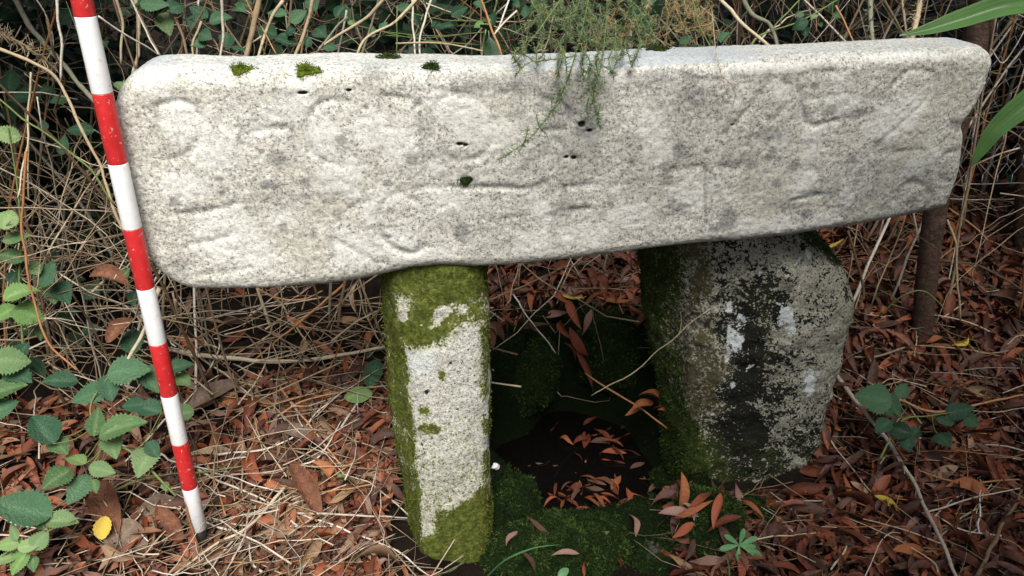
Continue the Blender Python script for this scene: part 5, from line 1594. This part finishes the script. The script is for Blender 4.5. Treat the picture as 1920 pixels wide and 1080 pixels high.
broad(225, 620, 60, 50, 'broad', 'brown leaf hung in dark twigs beside the lower white band', .24, 1.0, .4, .02, Yv=1.28)
V, Q, v = leaf_grid(12, lambda t: .36 * (math.sin(math.pi * t) ** .6 if 0 < t < 1 else 0) + .004, .2, .4, .2, .2, serr=.06)
c = hit(194, 992, .05)
n_ = np.array([.1, -.6, .7]); d = UP - n_ * (UP @ n_) / (n_ @ n_)
obj('yellow_leaf', mesh('yellow_leaf', V, [Q], M['litter yellow']), None, 'small bright yellow leaf on the large brown leaf by the brambles', 'leaf', M=frame(c - d * .02, d, n_, .042))

# ------------------------------------------------------------------ small plants and bits
k = NT('soft_green_leaf', .5, .35)
M['soft'] = k.done(k.ramp(k.noise(8, 3), [(.3, (.07, .20, .07)), (.7, (.14, .32, .12))]), None, None, .3)
o0 = hit(1386, 1022, .03)
ros = empty('rosette_plant', o0, 'small fresh green rosette of rounded leaves on the mossy stone', 'plant')
Vr, Qr, _ = leaf_grid(10, lambda t: .04 + (.11 * max(0, math.sin(math.pi * min(1, max(0, (t - .1) / .9)) ** 1.6)) ** .7 if t < 1 else 0), .25, .1, .25, 0)
rm = mesh('leaf', Vr, [Qr], M['soft'])
for an, L_ in ((20, 40), (75, 36), (150, 38), (200, 42), (262, 42), (322, 52), (345, 34)):
    a_ = math.radians(an)
    d = math.cos(a_) * RT + math.sin(a_) * (UP * .9)
    d = d + np.array([0, 0, .15])
    d /= np.linalg.norm(d)
    obj('leaf', rm, ros, M=frame((0, 0, 0), d, (0.0, -.6, .8), L_ / FPX * 1.3))
mb = MB(o0)
mb.tube([o0 - [0, 0, .04], o0], .0015, 5)
obj('stem', mb.build('stem', M['soft']), ros)

def blade(pts, r0, label, mat='soft'):
    c = spline([hit(x, y_, l_) for x, y_, l_ in pts], 10)
    mb = MB(c[0])
    V, Q, T = tube(c, [r0, r0 * .9, r0 * .15], 5)
    mb.add(V, Q, T, .5)
    o = obj('grass_blade', mb.build('grass_blade', M[mat]), None, label, 'grass blade', 'single grass blades')
    o.location = [float(v) for v in c[0]]
blade([(912, 1082, .01), (948, 1050, .05), (1000, 1028, .07), (1048, 1021, .08)], .0020, 'arching green grass blade in front of the mossy stone')
blade([(820, 1078, .01), (850, 1068, .03), (872, 1048, .04), (876, 1036, .03)], .0012, 'short curled grass blade at the squared pillar foot')
blade([(606, 962, .01), (622, 940, .04), (650, 915, .05)], .0010, 'thin green grass blade beside the curled brown leaf')
blade([(1368, 1080, .01), (1366, 1060, .03), (1362, 1045, .04)], .0018, 'pale green shoot under the rosette plant')
def small_leaf(px, py, L_px, ang, mk, label, lift=.03, name='green_leaf'):
    c = hit(px, py, lift)
    L_ = L_px / FPX * ((c - CAM) @ FW)
    a_ = math.radians(ang)
    n_ = np.array([0, -.55, .8])
    d = math.cos(a_) * RT + math.sin(a_) * UP
    d = d - n_ * (d @ n_) / (n_ @ n_)
    d /= np.linalg.norm(d)
    V, Q, v = leaf_grid(14, h_oval, .15, .1, .2, .1)
    return obj(name, mesh(name, V, [Q], M[mk], True, {'vein': v}), None, label, 'leaf', M=frame(c - d * L_ * .5, d, n_, L_))
small_leaf(672, 742, 54, 10, 'bramble_bright', 'glossy green leaf lying beside the squared pillar', .04)
small_leaf(700, 700, 60, 80, 'bramble_dark', 'dark green leaf standing against the squared pillar', .05)
small_leaf(1056, 1074, 26, 40, 'soft', 'tiny round green leaf at the bottom edge of the mossy stone', .03)
small_leaf(612, 885, 22, 30, 'bramble_bright', 'tiny green leaf among red leaves before the pillar', .03)
small_leaf(640, 895, 20, 130, 'bramble_bright', 'small green seedling leaf beside the orange cane end', .03)
# a white pebble or snail shell by the pillar
k = NT('pale_shell', .4, .4)
k.done((.62, .58, .60))
c = np.array(P(929, 827, 1.25))
ua, va = np.meshgrid(np.linspace(0, 2 * math.pi, 20, endpoint=False), np.linspace(.05, math.pi - .05, 12), indexing='ij')
rr_ = .0075 * (1 + .18 * np.cos(ua * 2 + 3 * va))
Vp = np.stack([rr_ * np.cos(ua) * np.sin(va), .8 * rr_ * np.sin(ua) * np.sin(va), .85 * rr_ * np.cos(va)], -1).reshape(-1, 3)
i = np.arange(20)[:, None]; j = np.arange(11)[None, :]
Qp = np.stack([i * 12 + j, i * 12 + j + 1, ((i + 1) % 20) * 12 + j + 1, ((i + 1) % 20) * 12 + j], -1).reshape(-1, 4)
o = obj('snail_shell', mesh('snail_shell', Vp, [Qp], k.m), None, 'small white snail shell clinging beside the squared pillar', 'shell')
o.location = [float(v) for v in (np.array([-.031, 1.175, c[2]]))]

# moss cushions on the lintel
def cushion(px, py, wpx, hpx, label, dark=False, Yoff=0.0, seed=1):
    # find the lintel's top or face under this pixel
    d_ = ray(px, py)
    best = None
    pr = CAM + d_ * np.linspace(.7, 1.7, 900)[:, None]
    sv = LV[::3]
    t = ((sv - CAM) @ d_) / (d_ @ d_)
    near = np.linalg.norm(sv - CAM - t[:, None] * d_, axis=1)
    cand = np.where(near < .006)[0]
    k_ = cand[np.argmin(t[cand])] if len(cand) else np.argmin(near)
    c = sv[k_]
    nrm = NRM[::3][k_]
    dpt = (c - CAM) @ FW
    rx = wpx / FPX * dpt * .5
    nu, nv = 22, 9
    V = []
    rz2 = hpx / FPX * dpt * .5
    up = np.array([0, 0, 1.0])
    for a_ in range(nu):
        for b_ in range(nv):
            th, ph = 2 * math.pi * a_ / nu, math.pi * (b_ + .05) / (nv - 1 + .1)
            w_ = 1 + .3 * math.sin(th * 3 + seed) + .15 * math.sin(th * 7 + seed * 2)
            V.append(LD * rx * w_ * math.cos(th) * math.sin(ph) + np.cross(nrm, LD) * rx * .6 * w_ * math.sin(th) * math.sin(ph) + nrm * max(rz2 * .9, .003) * math.cos(ph))
    V = np.array(V)
    i = np.arange(nu)[:, None]; j = np.arange(nv - 1)[None, :]
    Q = np.stack([i * nv + j, i * nv + j + 1, ((i + 1) % nu) * nv + j + 1, ((i + 1) % nu) * nv + j], -1).reshape(-1, 4)
    o = obj('moss_cushion', mesh('moss_cushion', V, [Q], M['moss_dark' if dark else 'moss_cushion'], True, {'tint': np.full(len(V), .35)}), None, label, 'moss', 'moss cushions on the lintel')
    o.location = [float(v) for v in c]
    N = normals(V, Q)
    moss_blades(V, N, np.ones(len(V)) * (V @ nrm > -.001), 900, .0015, .004, .0006, M['moss_dark' if dark else 'moss_cushion'], 'shoots', o, np.zeros(3), .5, .2)
cushion(446, 130, 38, 13, 'small bright moss cushion on the lintel top, nearest the pole', seed=1)
cushion(570, 127, 42, 17, 'brightest and plumpest moss cushion on the lintel top', seed=2)
cushion(730, 101, 36, 9, 'flat olive moss patch at the back edge of the lintel top', True, seed=3)
cushion(811, 119, 28, 10, 'dark olive moss tuft on the lintel top before the gorse', True, seed=4)
cushion(875, 340, 26, 13, 'blackish moss tuft on the middle of the lintel face', True, seed=5)
cushion(1238, 86, 40, 6, 'thin dark moss strip at the back of the lintel past the gorse', True, seed=6)

# moss carpet on the banks of the hollow
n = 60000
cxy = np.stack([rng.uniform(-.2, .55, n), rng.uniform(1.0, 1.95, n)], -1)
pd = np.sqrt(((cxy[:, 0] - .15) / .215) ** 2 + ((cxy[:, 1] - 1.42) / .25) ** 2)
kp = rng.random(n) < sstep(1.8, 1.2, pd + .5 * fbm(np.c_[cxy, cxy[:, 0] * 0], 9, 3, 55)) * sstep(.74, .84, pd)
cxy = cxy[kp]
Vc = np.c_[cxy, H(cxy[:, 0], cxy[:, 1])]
moss_blades(Vc, np.tile([0, -.2, .95], (len(Vc), 1)), np.ones(len(Vc)), 46000, .0035, .010, .0010, M['moss_shaded'], 'moss_carpet', None, np.zeros(3), 1.0, .15)

# ------------------------------------------------------------------ hedge behind, and foliage added out of view for shade
def hedge_leaves(name, n, box, seed, size=(.03, .065), dens=None):
    r = np.random.default_rng(seed)
    lo, hi = np.array(box[0]), np.array(box[1])
    c = r.uniform(lo, hi, (n * 2, 3))
    c = c[fbm(c, 3.2, 2, seed) > -.12][:n]
    n = len(c)
    c[:, 2] += H(c[:, 0], c[:, 1], False)
    d = r.normal(0, 1, (n, 3)); d[:, 2] *= .6
    d /= np.linalg.norm(d, axis=1)[:, None]
    n_ = r.normal(0, .6, (n, 3)) + [0, -.5, .8]
    s_ = np.cross(n_, d); s_ /= np.linalg.norm(s_, axis=1)[:, None]
    n_ = np.cross(d, s_)
    L_ = r.uniform(*size, n)[:, None]
    prof = [(0, 0, 0), (.3, .33, .06), (.65, .27, .05), (1, 0, -.05), (.65, -.27, .05), (.3, -.33, .06), (.45, 0, 0)]
    V = np.stack([c + L_ * (a_ * d + b_ * s_ + e_ * n_) for a_, b_, e_ in prof], 1).reshape(-1, 3)
    o_ = np.arange(n)[:, None] * 7
    T = np.concatenate([o_ + np.array([[6, q_, (q_ + 1) % 6]]) for q_ in range(6)])
    return obj(name, mesh(name, V, [T], M['hedge'], False, {'tint': np.repeat(r.uniform(0, 1, n), 7)}), kind='stuff')
hedge_leaves('hedge_foliage', 30000, ((-3.2, 2.3, 0), (3.2, 3.5, 2.8)), 401)
hedge_leaves('hedge_foliage', 3200, ((-1.6, 1.85, .1), (.05, 2.3, .95)), 402)
hedge_leaves('hedge_foliage', 9000, ((-2.0, 1.5, .92), (2.0, 2.4, 1.7)), 405)  # overhang above the view, added to keep sun off the thicket
hedge_leaves('hedge_foliage', 3500, ((-1.9, 1.2, .98), (-.7, 1.9, 1.6)), 406)  # same added overhang on the left, shading the hedge foot
hedge_leaves('hedge_foliage', 7000, ((-3.2, 1.2, 0), (-1.05, 2.4, 1.4)), 403)
hedge_leaves('hedge_foliage', 9000, ((1.35, -.6, .0), (2.3, 1.3, 2.3)), 407)  # unseen side hedge, added to cut sky light from the right
hedge_leaves('hedge_foliage', 9000, ((1.25, 1.3, .0), (3.2, 2.5, 2.4)), 404)
# willow like tree added out of view, its crown placed to shade the right side
tb = np.array([1.75, -.75, float(H(1.75, -.75))])
tree = empty('added_shade_tree', tb, 'unseen leafy tree added to shade the ground in front of the wooden stake', 'tree')
mb = MB(tb)
mb.tube(spline([tb - [0, 0, .2], tb + [.05, .05, .9], tb + [-.05, .1, 1.7], tb + [-.2, .1, 2.6], tb + [-.2, .1, 3.4]], 8), [.10, .085, .075, .05, .02], 14, .4, .05)
for q in range(14):
    zq_ = 1.35 + q * .1
    an = q * 2.4
    e = np.array([-.75 + .7 * math.cos(an) * R(.6, 1), .4 + .5 * math.sin(an) * R(.6, 1), zq_ + R(.1, .5)])
    mb.tube(spline([tb + [-.1, .05, zq_ - .2], tb + e * .55 + [0, 0, .45 * zq_], tb + e], 6), [.03, .018, .006], 7, .4, .1)
obj('trunk', mb.build('trunk', M['stake']), tree)
n = 23000
cc3 = rng.normal(0, 1, (n, 3))
cc3 /= np.linalg.norm(cc3, axis=1)[:, None]
cc3 = cc3 * (rng.uniform(.15, 1, (n, 1)) ** .45) * np.array([.85, .62, .5]) + np.array([-.72, .45, 2.15])
cc3 = cc3[fbm(cc3, 2.4, 2, 66) > -.16]
n = len(cc3)
d = rng.normal(0, .5, (n, 3)) + [0, 0, -.8]
d /= np.linalg.norm(d, axis=1)[:, None]
sd_ = np.cross(d, rng.normal(0, 1, (n, 3)))
sd_ /= np.linalg.norm(sd_, axis=1)[:, None]
nn_ = np.cross(d, sd_)
L_ = rng.uniform(.07, .13, (n, 1))
V = np.stack([cc3 + L_ * (a_ * d + b_ * sd_ + e_ * nn_) for a_, b_, e_ in [(0, 0, 0), (.35, .12, .03), (1, 0, -.08), (.35, -.12, .03)]], 1).reshape(-1, 3)
T = np.concatenate([np.arange(n)[:, None] * 4 + np.array([[0, 1, 2]]), np.arange(n)[:, None] * 4 + np.array([[0, 2, 3]])])
obj('crown', mesh('crown', V, [T], M['hedge'], False, {'tint': np.repeat(rng.uniform(0, 1, n), 4)}), tree, kind='stuff')
print('objects', len(bpy.data.objects), 'tris', sum(sum(len(p.vertices) - 2 for p in []) or len(o.data.polygons) for o in bpy.data.objects if o.type == 'MESH'))
